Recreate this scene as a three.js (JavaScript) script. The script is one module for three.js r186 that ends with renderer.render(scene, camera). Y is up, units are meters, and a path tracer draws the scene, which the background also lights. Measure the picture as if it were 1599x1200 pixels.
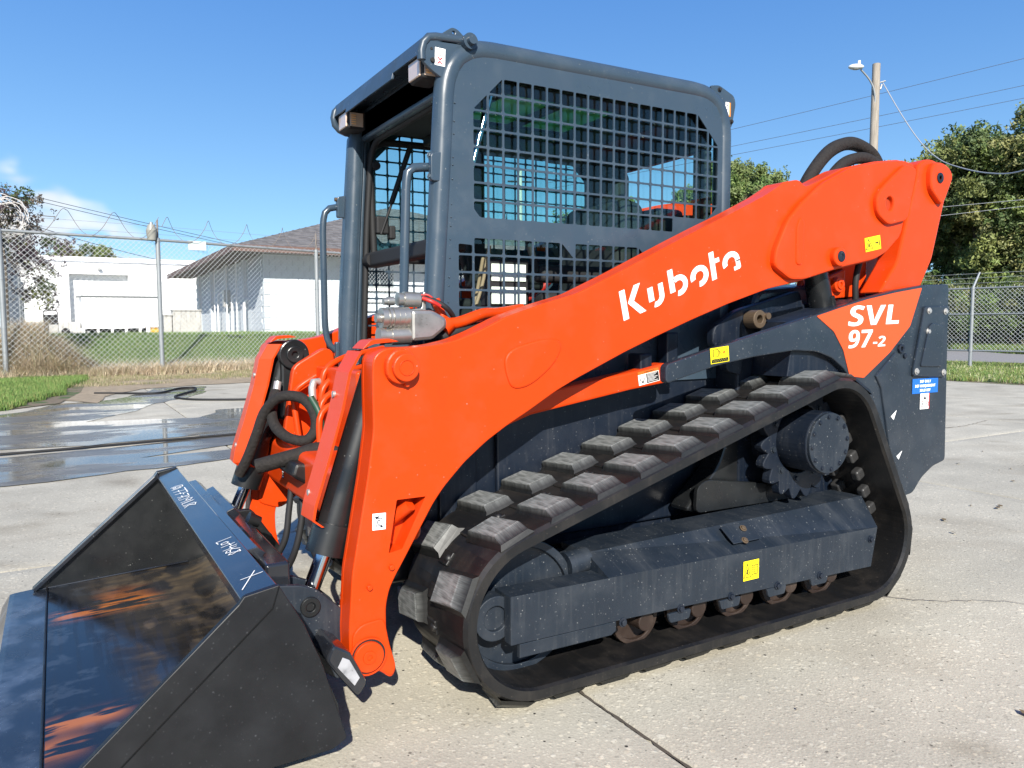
import * as THREE from 'three';
import { mergeGeometries } from 'three/addons/utils/BufferGeometryUtils.js';
import { RoundedBoxGeometry } from 'three/addons/geometries/RoundedBoxGeometry.js';
import { FontLoader } from 'three/addons/loaders/FontLoader.js';

// ───────────────────────── camera, sky, sun, exposure ─────────────────────────
const scene = new THREE.Scene();
const camera = new THREE.PerspectiveCamera(52.81, 4 / 3, 0.05, 400);
camera.position.set(-0.85, 1.2117, 2.9079);
camera.up.set(0.0422, 0.9971, -0.0632);
camera.lookAt(-0.85 + 0.50535, 1.2117 - 0.07587, 2.9079 - 0.85957);
scene.add(camera);

const renderer = new THREE.WebGLRenderer({ antialias: true });
renderer.setSize(1024, 768);
renderer.toneMapping = THREE.LinearToneMapping;
renderer.toneMappingExposure = 1.75;
renderer.shadowMap.enabled = true;

const SUN = new THREE.Vector3(-0.33, 0.55, 0.77).normalize();
const sun = new THREE.DirectionalLight(new THREE.Color(1.0, 0.95, 0.86), 4.8);
sun.position.copy(SUN).multiplyScalar(30); sun.target.position.set(1, 0, -2);
sun.castShadow = true; sun.shadow.mapSize.set(4096, 4096);
Object.assign(sun.shadow.camera, { left: -30, right: 30, top: 30, bottom: -30, near: 1, far: 90 });
scene.add(sun, sun.target);

// small deterministic noise kit
function rng(seed) { let a = seed >>> 0; return () => { a = (a + 0x6D2B79F5) | 0; let t = Math.imul(a ^ (a >>> 15), 1 | a); t = (t + Math.imul(t ^ (t >>> 7), 61 | t)) ^ t; return ((t ^ (t >>> 14)) >>> 0) / 4294967296; }; }
function hash(x, y, s = 0) { let h = Math.imul(x | 0, 374761393) + Math.imul(y | 0, 668265263) + Math.imul(s | 0, 1274126177); h = Math.imul(h ^ (h >>> 13), 1274126177); return ((h ^ (h >>> 16)) >>> 0) / 4294967296; }
const sm = (t) => t * t * (3 - 2 * t), lerp = (a, b, t) => a + (b - a) * t, clamp = (v, a = 0, b = 1) => Math.min(b, Math.max(a, v));
const step = (a, b, v) => sm(clamp((v - a) / (b - a)));
function vnoise(x, y, s = 0, per = 0) {
  const x0 = Math.floor(x), y0 = Math.floor(y), fx = sm(x - x0), fy = sm(y - y0), w = per ? (v) => ((v % per) + per) % per : (v) => v;
  return lerp(lerp(hash(w(x0), w(y0), s), hash(w(x0 + 1), w(y0), s), fx), lerp(hash(w(x0), w(y0 + 1), s), hash(w(x0 + 1), w(y0 + 1), s), fx), fy);
}
function fbm(x, y, s = 0, oct = 4, per = 0) { let v = 0, a = 0.5, n = 0; for (let i = 0; i < oct; i++) { v += a * vnoise(x, y, s + i * 17, per); n += a; x *= 2; y *= 2; per *= 2; a *= 0.5; } return v / n; }

{ // the sky: clear late-morning blue, paler low down, low white cumulus along the horizon
  const W = 2048, H = 1024, d = new Float32Array(W * H * 4);
  const zen = [0.024, 0.088, 0.30], mid = [0.031, 0.132, 0.395], low = [0.37, 0.66, 0.84];
  for (let j = 0; j < H; j++) {
    const el = ((j + 0.5) / H - 0.5) * 180;
    for (let i = 0; i < W; i++) {
      const az = ((i + 0.5) / W - 0.5) * 2 * Math.PI, k = (j * W + i) * 4;
      const ce = Math.cos(el * Math.PI / 180), dx = Math.cos(az) * ce, dy = Math.sin(el * Math.PI / 180), dz = Math.sin(az) * ce;
      const cs = dx * SUN.x + dy * SUN.y + dz * SUN.z;
      const e = Math.max(el, 0), t1 = Math.exp(-e / 9.5), t2 = step(8, 55, e);
      let c = [0, 1, 2].map((q) => lerp(lerp(mid[q], zen[q], t2), low[q], t1));
      // the side away from the sun and to the left is a little paler
      const side = 0.5 + 0.5 * Math.cos(az + 1.95);
      c = c.map((v, q) => v * (0.92 + 0.16 * side) + (0.03 * side * Math.exp(-e / 22)) * [0.7, 1, 1.05][q]);
      const halo = 0.3 * Math.pow(clamp(cs), 6) + 1.6 * Math.pow(clamp(cs), 60);
      c = c.map((v, q) => v + halo * [0.5, 0.52, 0.5][q]);
      if (el > -2 && el < 16) { // clouds
        const u = az * 13, v = el * 0.42, a = az * 180 / Math.PI;
        const bank = Math.exp(-Math.pow((a + 92) / 11, 2)) * 1.3 + 0.22 * (0.5 + 0.5 * Math.sin(a * 0.06 + 2));
        const top = bank * 6.3 * (0.75 + 0.5 * fbm(u * 0.9 + 60, 3.3, 5, 3));
        const n = fbm(u + 100, v * 1.8 + 40, 9, 5);
        const m = step(0.40, 0.58, n + 0.22 * (top - el) / 4 - 0.05) * step(0.0, 1.2, top - el + 3 * (n - 0.5));
        const sh = 0.80 + 0.25 * fbm(u * 1.3 + 7, v * 2.4 + 3, 21, 4);
        c = c.map((w, q) => lerp(w, [0.56, 0.61, 0.66][q] * sh, m * (0.62 + 0.33 * step(0.42, 0.62, fbm(u * 1.7 + 31, v * 3 + 9, 25, 4)))));
      }
      if (el < 0) { const g = [0.17, 0.18, 0.15]; const f = step(0, -6, -Math.abs(el)) ? 1 : clamp(-el / 4); c = c.map((v, q) => lerp(v, g[q], f)); }
      d[k] = c[0]; d[k + 1] = c[1]; d[k + 2] = c[2]; d[k + 3] = 1;
    }
  }
  const sky = new THREE.DataTexture(d, W, H, THREE.RGBAFormat, THREE.FloatType);
  sky.mapping = THREE.EquirectangularReflectionMapping; sky.magFilter = THREE.LinearFilter; sky.minFilter = THREE.LinearFilter; sky.wrapS = THREE.RepeatWrapping; sky.needsUpdate = true;
  scene.background = sky; scene.environment = sky;
}

// ───────────────────────── helpers ─────────────────────────
const taken = {};
function numbered(n) { const k = taken[n] = (taken[n] ?? -1) + 1; return k ? `${n}_${String(k).padStart(3, '0')}` : n; }
function shadows(o) { o.castShadow = true; o.receiveShadow = true; return o; }
function thing(name, label, category, group) { const o = new THREE.Group(); o.name = numbered(name); o.userData = { label, category }; if (group) o.userData.group = group; scene.add(o); return o; }
function flat(g) {
  let q = g.index ? g.toNonIndexed() : g;
  const out = new THREE.BufferGeometry();
  out.setAttribute('position', q.getAttribute('position'));
  if (!q.getAttribute('normal')) q.computeVertexNormals();
  out.setAttribute('normal', q.getAttribute('normal'));
  if (q.getAttribute('color')) out.setAttribute('color', q.getAttribute('color'));
  const p = q.getAttribute('position'), uv = new Float32Array(p.count * 2);
  if (g.userData.keepUV) { const u = q.getAttribute('uv'); uv.set(u.array); }
  else for (let i = 0; i < p.count; i += 3) { // uv in metres, from the side each face looks to
    const a = new THREE.Vector3().fromBufferAttribute(p, i), b = new THREE.Vector3().fromBufferAttribute(p, i + 1), c = new THREE.Vector3().fromBufferAttribute(p, i + 2);
    const n = b.clone().sub(a).cross(c.clone().sub(a)), ax = Math.abs(n.x), ay = Math.abs(n.y), az = Math.abs(n.z);
    [a, b, c].forEach((v, k) => { const o = (i + k) * 2; if (az >= ax && az >= ay) { uv[o] = v.x; uv[o + 1] = v.y; } else if (ax >= ay) { uv[o] = v.z; uv[o + 1] = v.y; } else { uv[o] = v.x; uv[o + 1] = v.z; } });
  }
  out.setAttribute('uv', new THREE.BufferAttribute(uv, 2));
  return out;
}
function mesh(name, geos, mat, parent) {
  geos = (Array.isArray(geos) ? geos : [geos]).map(flat);
  const anyC = geos.some((g) => g.getAttribute('color'));
  if (anyC) for (const g of geos) if (!g.getAttribute('color')) g.setAttribute('color', new THREE.BufferAttribute(new Float32Array(g.getAttribute('position').count * 3).fill(1), 3));
  const m = shadows(new THREE.Mesh(geos.length > 1 ? mergeGeometries(geos) : geos[0], mat));
  m.name = name; parent.add(m); return m;
}
function top(name, geos, mat, label, category, group) { const m = mesh(numbered(name), geos, mat, scene); m.userData = { label, category }; if (group) m.userData.group = group; return m; }
function struct(name, geos, mat) { const m = mesh(numbered(name), geos, mat, scene); m.userData.kind = 'structure'; return m; }
const bx = (x0, x1, y0, y1, z0, z1, r = 0) => (r ? new RoundedBoxGeometry(x1 - x0, y1 - y0, z1 - z0, 2, r) : new THREE.BoxGeometry(x1 - x0, y1 - y0, z1 - z0)).translate((x0 + x1) / 2, (y0 + y1) / 2, (z0 + z1) / 2);
function shapeOf(pts) { const s = new THREE.Shape(); pts.forEach((p, i) => (i ? s.lineTo(p[0], p[1]) : s.moveTo(p[0], p[1]))); s.closePath(); return s; }
function roundPoly(pts, r, n = 3) {
  const out = [];
  pts.forEach((p, i) => {
    const a = pts[(i + pts.length - 1) % pts.length], b = pts[(i + 1) % pts.length];
    const la = Math.hypot(a[0] - p[0], a[1] - p[1]), lb = Math.hypot(b[0] - p[0], b[1] - p[1]), ra = Math.min(r, la * 0.45) / la, rb = Math.min(r, lb * 0.45) / lb;
    const s = [p[0] + (a[0] - p[0]) * ra, p[1] + (a[1] - p[1]) * ra], e = [p[0] + (b[0] - p[0]) * rb, p[1] + (b[1] - p[1]) * rb];
    for (let k = 0; k <= n; k++) { const t = k / n, u = 1 - t; out.push([u * u * s[0] + 2 * u * t * p[0] + t * t * e[0], u * u * s[1] + 2 * u * t * p[1] + t * t * e[1]]); }
  });
  return out;
}
function ext(pts, z0, z1, bevel = 0, holes = []) {
  if (z1 < z0) [z0, z1] = [z1, z0];
  const s = shapeOf(pts); for (const h of holes) s.holes.push(new THREE.Path(h.map((p) => new THREE.Vector2(p[0], p[1]))));
  const g = new THREE.ExtrudeGeometry(s, { depth: z1 - z0 - 2 * bevel, bevelEnabled: bevel > 0, bevelThickness: bevel, bevelSize: bevel, bevelOffset: -bevel, bevelSegments: 2, curveSegments: 8 });
  return g.translate(0, 0, z0 + bevel);
}
const V = (x, y, z) => new THREE.Vector3(x, y, z);
class Poly3 extends THREE.Curve { constructor(p, closed) { super(); this.p = p; this.L = [0]; for (let i = 1; i < p.length; i++) this.L.push(this.L[i - 1] + p[i].distanceTo(p[i - 1])); }
  getPoint(t) { const s = t * this.L.at(-1); let i = 1; while (i < this.L.length - 1 && this.L[i] < s) i++; const a = this.L[i - 1], b = this.L[i]; return this.p[i - 1].clone().lerp(this.p[i], b > a ? (s - a) / (b - a) : 0); } }
function pipe(pts, r, round = 0.05, rad = 10, step_ = 0.03) { // a bent tube with rounded corners and closed ends
  pts = pts.map((p) => V(...p)); const out = [pts[0]];
  for (let i = 1; i < pts.length - 1; i++) {
    const p = pts[i], a = pts[i - 1], b = pts[i + 1], ra = Math.min(round, p.distanceTo(a) * 0.48), rb = Math.min(round, p.distanceTo(b) * 0.48);
    const s = p.clone().lerp(a, ra / p.distanceTo(a)), e = p.clone().lerp(b, rb / p.distanceTo(b));
    for (let k = 0; k <= 6; k++) { const t = k / 6, u = 1 - t; out.push(V(0, 0, 0).addScaledVector(s, u * u).addScaledVector(p, 2 * u * t).addScaledVector(e, t * t)); }
  }
  out.push(pts.at(-1));
  const c = new Poly3(out), n = Math.max(4, Math.min(160, Math.ceil(c.L.at(-1) / step_)));
  return capped(c, n, r, rad);
}
function capped(c, n, r, rad) {
  const g = new THREE.TubeGeometry(c, n, r, rad, false).toNonIndexed();
  const caps = [0, 1].map((t) => { const p = c.getPointAt(t), q = c.getPointAt(t ? 0.995 : 0.005), d = p.clone().sub(q).normalize(); const k = new THREE.CircleGeometry(r, rad); k.applyQuaternion(new THREE.Quaternion().setFromUnitVectors(V(0, 0, 1), d)); return k.translate(p.x, p.y, p.z).toNonIndexed(); });
  return mergeGeometries([g, ...caps]);
}
function hose(pts, r, n = 60, rad = 8) { return capped(new THREE.CatmullRomCurve3(pts.map((p) => V(...p)), false, 'centripetal'), n, r, rad); }
function rod(a, b, r0, r1 = r0, seg = 20) { const p = V(...a), q = V(...b), d = q.clone().sub(p), g = new THREE.CylinderGeometry(r1, r0, d.length(), seg); g.applyQuaternion(new THREE.Quaternion().setFromUnitVectors(V(0, 1, 0), d.clone().normalize())); const m = p.add(q).multiplyScalar(0.5); return g.translate(m.x, m.y, m.z); }
const disc = (x, y, z0, z1, r, seg = 28, bevel = 0.004) => { const pts = []; for (let i = 0; i < seg; i++) pts.push([x + r * Math.cos(i / seg * 2 * Math.PI), y + r * Math.sin(i / seg * 2 * Math.PI)]); return ext(pts, z0, z1, bevel); };
const ring = (x, y, z0, z1, r, ri, seg = 28, bevel = 0.003) => { const o = [], h = []; for (let i = 0; i < seg; i++) { const a = i / seg * 2 * Math.PI; o.push([x + r * Math.cos(a), y + r * Math.sin(a)]); h.push([x + ri * Math.cos(-a), y + ri * Math.sin(-a)]); } return ext(o, z0, z1, bevel, [h]); };
const bolt = (x, y, z, r = 0.011, s = 1) => { const pts = []; for (let i = 0; i < 6; i++) pts.push([x + r * Math.cos(i * Math.PI / 3 + x * 9), y + r * Math.sin(i * Math.PI / 3 + x * 9)]); return [ext(pts, z, z + s * 0.009, 0.0015), disc(x, y, z, z + s * 0.003, r * 1.45, 14, 0.0008)]; };

// ───────────────────────── textures ─────────────────────────
const toS = (v) => (v <= 0.0031308 ? v * 12.92 : 1.055 * Math.pow(v, 1 / 2.4) - 0.055);
function tex(W, H, fn, metres, srgb = true) {
  const d = new Uint8Array(W * H * 4);
  for (let j = 0; j < H; j++) for (let i = 0; i < W; i++) { const c = fn(i, j), k = (j * W + i) * 4; for (let q = 0; q < 3; q++) d[k + q] = Math.round(255 * clamp(srgb ? toS(clamp(c[q] ?? c)) : clamp(c.length ? c[q] : c))); d[k + 3] = 255; }
  const t = new THREE.DataTexture(d, W, H); t.wrapS = t.wrapT = THREE.RepeatWrapping; t.magFilter = THREE.LinearFilter; t.minFilter = THREE.LinearMipmapLinearFilter; t.generateMipmaps = true;
  if (srgb) t.colorSpace = THREE.SRGBColorSpace; t.repeat.set(1 / metres, 1 / metres); t.needsUpdate = true; return t;
}
function paint(base, seed, { dust = 0.25, specks = 700, mottle = 0.12, dustCol = [0.26, 0.26, 0.25], drips = 0 } = {}) {
  const W = 512, R = rng(seed), sp = new Float32Array(W * W);
  for (let n = 0; n < specks; n++) { const x = R() * W, y = R() * W, r = 0.5 + R() * R() * 1.5, a = 0.25 + 0.75 * R(); for (let j = -3; j <= 3; j++) for (let i = -3; i <= 3; i++) { const q = Math.hypot(i, j); if (q <= r + 0.5) { const k = ((Math.floor(y + j) + W) % W) * W + (Math.floor(x + i) + W) % W; sp[k] = Math.max(sp[k], a * clamp(r + 0.5 - q)); } } }
  return tex(W, W, (i, j) => { const n = fbm(i / 64, j / 64, seed, 5, 8), f = fbm(i / 12, j / 12, seed + 3, 3, 43), st = drips ? fbm(i / 10, j / 128, seed + 8, 3, 51) : 0; const dd = clamp(dust * step(0.42, 0.75, n) * (0.4 + f) + sp[j * W + i] * 0.7 * (dust > 0 ? 1 : 0) + drips * step(0.55, 0.8, st)); return base.map((b, q) => lerp(b * (1 - mottle / 2 + mottle * n), dustCol[q], dd)); }, 0.7);
}
const roughTex = (seed, a, b, metres = 0.6) => tex(256, 256, (i, j) => { const v = lerp(a, b, clamp(fbm(i / 32, j / 32, seed, 5, 8) * 1.6 - 0.3)); return [v, v, v]; }, metres, false);
function std(o) { return new THREE.MeshStandardMaterial(o); }
const RGB = (r, g, b) => new THREE.Color().setRGB(r, g, b);
const rA = roughTex(5, 0.22, 0.42), rB = roughTex(6, 0.35, 0.62), rC = roughTex(7, 0.10, 0.34, 0.9);

const orangeMap = paint([0.58, 0.045, 0.003], 11, { dust: 0.02, specks: 60, mottle: 0.05 });
const M = {
  orange: new THREE.MeshPhysicalMaterial({ map: orangeMap, roughness: 0.34, specularIntensity: 0.5 }),
  charcoal: std({ map: paint([0.036, 0.057, 0.081], 21, { dust: 0.05, specks: 150, mottle: 0.10 }), roughnessMap: rA, roughness: 1, metalness: 0 }),
  dusty: std({ map: paint([0.0105, 0.0165, 0.026], 22, { dust: 0.045, specks: 800, mottle: 0.25, drips: 0.03 }), roughnessMap: rB, roughness: 1 }),
  fender: std({ map: paint([0.0165, 0.024, 0.035], 35, { dust: 0.03, specks: 700, mottle: 0.15 }), roughnessMap: rA, roughness: 1 }),
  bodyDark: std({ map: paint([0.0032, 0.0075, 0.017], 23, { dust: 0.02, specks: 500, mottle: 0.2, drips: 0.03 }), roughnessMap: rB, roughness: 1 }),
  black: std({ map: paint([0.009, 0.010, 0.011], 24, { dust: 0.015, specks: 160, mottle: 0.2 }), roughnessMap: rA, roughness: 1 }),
  gloss: new THREE.MeshPhysicalMaterial({ map: paint([0.012, 0.014, 0.019], 25, { dust: 0.04, specks: 160, mottle: 0.2 }), roughnessMap: rC, roughness: 0.9, clearcoat: 0.6, clearcoatRoughness: 0.12 }),
  plate: std({ map: paint([0.0036, 0.0042, 0.0060], 26, { dust: 0.03, specks: 700, mottle: 0.7, dustCol: [0.05, 0.052, 0.056] }), roughnessMap: rB, roughness: 1 }),
  rubber: std({ map: paint([0.0055, 0.0055, 0.006], 27, { dust: 0.14, specks: 700, mottle: 0.5, dustCol: [0.075, 0.062, 0.05], drips: 0.06 }), roughness: 0.48 }),
  lug: std({ vertexColors: true, map: tex(256, 256, (i, j) => { const n = fbm(i / 3, j / 40, 31, 3, 86), m = fbm(i / 24, j / 24, 33, 4, 11); const v = 0.25 + 1.3 * n * (0.25 + m); return [v * 0.97, v, v * 0.98]; }, 0.25), roughness: 0.5 }),
  hoseSleeve: std({ map: tex(128, 128, (i, j) => { const w = 0.6 + 0.4 * Math.sin(i * 0.8) * Math.sin(j * 0.8), n = fbm(i / 16, j / 16, 41, 3, 8); return [0.017 * w * (0.6 + n), 0.0135 * w * (0.6 + n), 0.0115 * w * (0.6 + n)]; }, 0.06), bumpMap: tex(128, 128, (i, j) => { const n = fbm(i / 8, j / 8, 45, 4, 16); return [n, n, n]; }, 0.16, false), bumpScale: 0.004, roughness: 0.85 }),
  steel: std({ map: paint([0.42, 0.41, 0.38], 28, { dust: 0.6, specks: 400, mottle: 0.7, dustCol: [0.12, 0.11, 0.10] }), metalness: 0.8, roughness: 0.38 }),
  chrome: std({ color: 0xcfd2d6, metalness: 1, roughness: 0.12 }),
  zinc: std({ color: RGB(0.45, 0.44, 0.42), metalness: 0.6, roughness: 0.45 }),
  brass: std({ color: RGB(0.14, 0.10, 0.065), metalness: 0.5, roughness: 0.5 }),
  rollerRust: std({ map: paint([0.030, 0.018, 0.013], 29, { dust: 0.25, specks: 200, mottle: 0.8, dustCol: [0.13, 0.10, 0.08] }), metalness: 0.2, roughness: 0.55 }),
  white: std({ color: RGB(0.82, 0.82, 0.81), roughness: 0.4 }),
  glass: new THREE.MeshPhysicalMaterial({ color: RGB(0.80, 0.93, 0.90), transmission: 1, thickness: 0, roughness: 0.0, ior: 1.45, side: THREE.DoubleSide }),
  hatch: new THREE.MeshPhysicalMaterial({ color: RGB(0.22, 0.48, 0.22), transmission: 0.85, thickness: 0, roughness: 0.35, side: THREE.DoubleSide }),
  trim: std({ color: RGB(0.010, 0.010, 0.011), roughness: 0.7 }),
  seat: std({ color: RGB(0.018, 0.018, 0.02), roughness: 0.8 }),
  red: std({ color: RGB(0.45, 0.02, 0.015), roughness: 0.45 }),
  lens: new THREE.MeshPhysicalMaterial({ color: RGB(0.75, 0.55, 0.42), roughness: 0.25, metalness: 0.3, clearcoat: 1 }),
  creamPlate: std({ color: RGB(0.62, 0.70, 0.62), roughness: 0.5 }),
};

// ───────────────────────── the yard: ground, slabs, wet patch ─────────────────────────
const concrete = (() => {
  const W = 2048, R = rng(77), A = new Float32Array(W * W), B = new Float32Array(W * W), T = new Float32Array(W * W);
  const stone = (n, rMin, rMax, amp, tint) => { for (let q = 0; q < n; q++) { const x = R() * W, y = R() * W, r = rMin + (rMax - rMin) * R() * R(), e = 0.55 + 0.45 * R(), an = R() * 3.14, c = Math.cos(an), s = Math.sin(an), a = amp * (0.4 + 0.6 * R()), k0 = Math.ceil(r + 1), tt = tint * (R() - 0.4); for (let j = -k0; j <= k0; j++) for (let i = -k0; i <= k0; i++) { const u = (i * c + j * s) / r, v = (j * c - i * s) / (r * e), dd = Math.sqrt(u * u + v * v); if (dd < 1.15) { const k = ((Math.floor(y) + j + W) % W) * W + (Math.floor(x) + i + W) % W, f = clamp((1.15 - dd) * 4); A[k] = lerp(A[k], a, f); B[k] = Math.max(B[k], 0.3 * f * Math.sign(a) + 0.3); T[k] = lerp(T[k], tt, f); } } } };
  stone(11000, 1.6, 8, 0.20, 0.12); stone(7000, 1.4, 5.5, -0.20, 0.05); stone(12000, 1.0, 3.2, 0.28, 0.1); stone(1300, 1.2, 4.6, -0.62, 0);
  const big = new Float32Array(W * W), fine = new Float32Array(W * W);
  for (let j = 0; j < W; j++) for (let i = 0; i < W; i++) { big[j * W + i] = fbm(i / 256, j / 256, 51, 5, 8); fine[j * W + i] = vnoise(i / 3, j / 3, 61, 0) * 0.6 + hash(i, j, 5) * 0.4; }
  const map = tex(W, W, (i, j) => { const k = j * W + i, v = 0.86 + 0.34 * (big[k] - 0.5) + 1.4 * A[k] * (0.4 + 1.2 * big[k]) + 0.30 * (fine[k] - 0.5); return [0.49 * v * (1 + T[k] * 0.5), 0.455 * v, 0.365 * v * (1 - T[k] * 0.6)]; }, 3.1);
  const bump = tex(1024, 1024, (i, j) => { const k = (j * 2) * W + i * 2; const v = 0.35 + 0.3 * B[k] + 0.25 * fine[k] + 0.3 * (big[k] - 0.5); return [v, v, v]; }, 3.1, false);
  return std({ map, bumpMap: bump, bumpScale: 0.004, roughness: 0.88, vertexColors: true });
})();
const soil = std({ map: tex(512, 512, (i, j) => { const n = fbm(i / 32, j / 32, 71, 5, 16), f = hash(i, j, 3); const g = step(0.48, 0.62, n); const v = 0.7 + 0.6 * f * n; return [lerp(0.20, 0.07, g) * v, lerp(0.155, 0.11, g) * v, lerp(0.10, 0.028, g) * v]; }, 3.0), roughness: 0.95 });
const dirtM = std({ map: tex(512, 512, (i, j) => { const n = fbm(i / 24, j / 24, 72, 5, 22), f = hash(i >> 1, j >> 1, 4); const v = 0.65 + 0.7 * n * (0.5 + f); return [0.30 * v, 0.235 * v, 0.155 * v]; }, 2.0), roughness: 0.95 });
const asphalt = std({ map: tex(256, 256, (i, j) => { const v = 0.8 + 0.5 * hash(i, j, 8); return [0.24 * v, 0.23 * v, 0.22 * v]; }, 2), roughness: 0.9 });
struct('ground', new THREE.PlaneGeometry(520, 520, 1, 1).rotateX(-Math.PI / 2).translate(0, -0.07, 0), soil);

const yard = struct('concrete_yard', bx(-13, 15.4, -0.16, -0.055, -15.5, 6.9), dirtM);
{ // cast slabs with open joints; every slab a piece of its own
  const xs = [-12.32, -8.09, -3.62, 0.60, 4.83, 9.22, 15.3], zs = [6.8, 2.62, -1.62, -5.82, -10.05, -14.6];
  let n = 0;
  for (let i = 0; i < xs.length - 1; i++) for (let j = 0; j < zs.length - 1; j++) {
    n++; const R = rng(900 + n), g = 0.006, x0 = xs[i] + g, x1 = xs[i + 1] - g, z1 = zs[j] - g, z0 = zs[j + 1] + g;
    if (x1 < -4 && z0 < -9) continue;
    const nx = 36, nz = 36, P = [], U = [], C = [], I = [], lift = (R() - 0.5) * 0.004, tone = 0.98 + 0.06 * R(), uo = [R() * 3, R() * 3], turn = Math.floor(R() * 4) * Math.PI / 2;
    for (let a = 0; a <= nx; a++) for (let b = 0; b <= nz; b++) {
      const edge = a === 0 || b === 0 || a === nx || b === nz;
      const q = (t, k) => (t === 0 ? 0 : t === k ? 1 : 0.0016 + 0.9968 * (t - 1) / (k - 2));
      let x = lerp(x0, x1, q(a, nx)), z = lerp(z0, z1, q(b, nz));
      if (edge) { x += (hash(a, b, n) - 0.5) * 0.011; z += (hash(b, a, n + 7) - 0.5) * 0.011; }
      P.push(x, (edge ? -0.014 : 0) + lift * (1 - 0.6 * q(a, nx)), z);
      U.push(uo[0] + x * Math.cos(turn) - z * Math.sin(turn), uo[1] + x * Math.sin(turn) + z * Math.cos(turn));
      const w = fbm(x * 0.55 + 20, z * 0.55 + 20, 81, 4), st = step(0.56, 0.70, fbm(x * 1.7 + 9, z * 3.1, 83, 4)), rut = (x < -0.9 || x > 4.8) ? step(0.5, 0.66, fbm(x * 0.5, z * 4.5, 87, 4)) : 0, oil = step(0.70, 0.78, fbm(x * 2.3, z * 2.3, 88, 3));
      const v = tone * (0.86 + 0.28 * w) * (1 - 0.10 * st) * (1 - 0.08 * rut) * (1 - 0.28 * oil) * (edge ? 0.7 : 1);
      C.push(v, v * (1 - 0.015 * st - 0.03 * oil), v * (1 - 0.03 * st - 0.07 * oil));
    }
    for (let a = 0; a < nx; a++) for (let b = 0; b < nz; b++) { const k = a * (nz + 1) + b; I.push(k, k + 1, k + nz + 2, k, k + nz + 2, k + nz + 1); }
    const gm = new THREE.BufferGeometry(); gm.setAttribute('position', new THREE.Float32BufferAttribute(P, 3)); gm.setAttribute('uv', new THREE.Float32BufferAttribute(U, 2)); gm.setAttribute('color', new THREE.Float32BufferAttribute(C, 3)); gm.setIndex(I); gm.computeVertexNormals(); gm.userData.keepUV = true;
    const m = mesh('slab', gm, concrete, yard);
  }
}
// hairline cracks, dark and shallow, as thin ribbons on the slabs
function ribbon(pts, w0, w1, y, seed, jit = 0.02, n = 40) {
  const c = new THREE.CatmullRomCurve3(pts.map((p) => V(p[0], y, p[1]))), P = [], I = [], R = rng(seed);
  for (let i = 0; i <= n; i++) { const p = c.getPointAt(i / n), t = c.getTangentAt(i / n), w = lerp(w0, w1, i / n) * (0.4 + 0.9 * R()) * 0.5, o = (R() - 0.5) * jit; P.push(p.x - t.z * (w + o), y, p.z + t.x * (w + o), p.x + t.z * (w - o), y, p.z - t.x * (w - o)); if (i) { const k = i * 2; I.push(k - 2, k - 1, k, k, k - 1, k + 1); } }
  const g = new THREE.BufferGeometry(); g.setAttribute('position', new THREE.Float32BufferAttribute(P, 3)); g.setIndex(I); g.computeVertexNormals(); return g;
}
const crackM = std({ color: RGB(0.16, 0.13, 0.10), roughness: 0.95, side: THREE.DoubleSide });
struct('pavement_crack', [ribbon([[2.15, 0.72], [2.4, 1.0], [2.62, 1.12], [2.85, 1.42], [3.1, 1.6]], 0.007, 0.003, 0.0045, 5), ribbon([[7.2, -2.4], [8.2, -2.2], [9.1, -2.35]], 0.02, 0.012, 0.0045, 8), ribbon([[6.1, -3.3], [7.5, -3.05], [9.0, -3.2]], 0.02, 0.012, 0.0045, 9)], crackM);
// sealant and dirt lying in the joints
{
  const J = []; for (const x of [-3.62, 0.60, 4.83, 9.22]) J.push(ribbon([[x, 6.8], [x + 0.004, 2], [x - 0.004, -4], [x, -14.5]], 0.016, 0.014, -0.006, x * 10 + 50, 0.008, 700));
  for (const z of [2.62, -1.62, -5.82, -10.05]) J.push(ribbon([[-12, z], [-3, z + 0.003], [6, z - 0.003], [15.2, z]], 0.015, 0.015, -0.007, z * 10 + 150, 0.007, 800));
  struct('joint_filler', J, std({ color: RGB(0.075, 0.062, 0.048), roughness: 0.95, side: THREE.DoubleSide }));
}
{ // leaf litter and small stones on the slabs
  const R = rng(31), gs = [], leaves = [];
  for (let i = 0; i < 26; i++) { const x = 0.9 + R() * 6, z = 2.2 - R() * 5, s = 0.004 + R() * 0.008; gs.push(new THREE.IcosahedronGeometry(s, 0).scale(1, 0.6, 0.8).translate(x, s * 0.4 + 0.003, z)); }
  for (let i = 0; i < 12; i++) { const x = 1.4 + R() * 5, z = 1.8 - R() * 3.4; leaves.push(new THREE.CircleGeometry(0.012 + R() * 0.012, 5).rotateX(-Math.PI / 2 + (R() - 0.5) * 0.5).scale(1.7, 1, 0.8).rotateY(R() * 6).translate(x, 0.01, z)); }
  struct('pebbles', gs, std({ color: RGB(0.22, 0.2, 0.17), roughness: 0.9 })).userData.kind = 'stuff';
  struct('leaf_litter', leaves, std({ color: RGB(0.17, 0.12, 0.06), roughness: 0.9, side: THREE.DoubleSide })).userData.kind = 'stuff';
}
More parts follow.
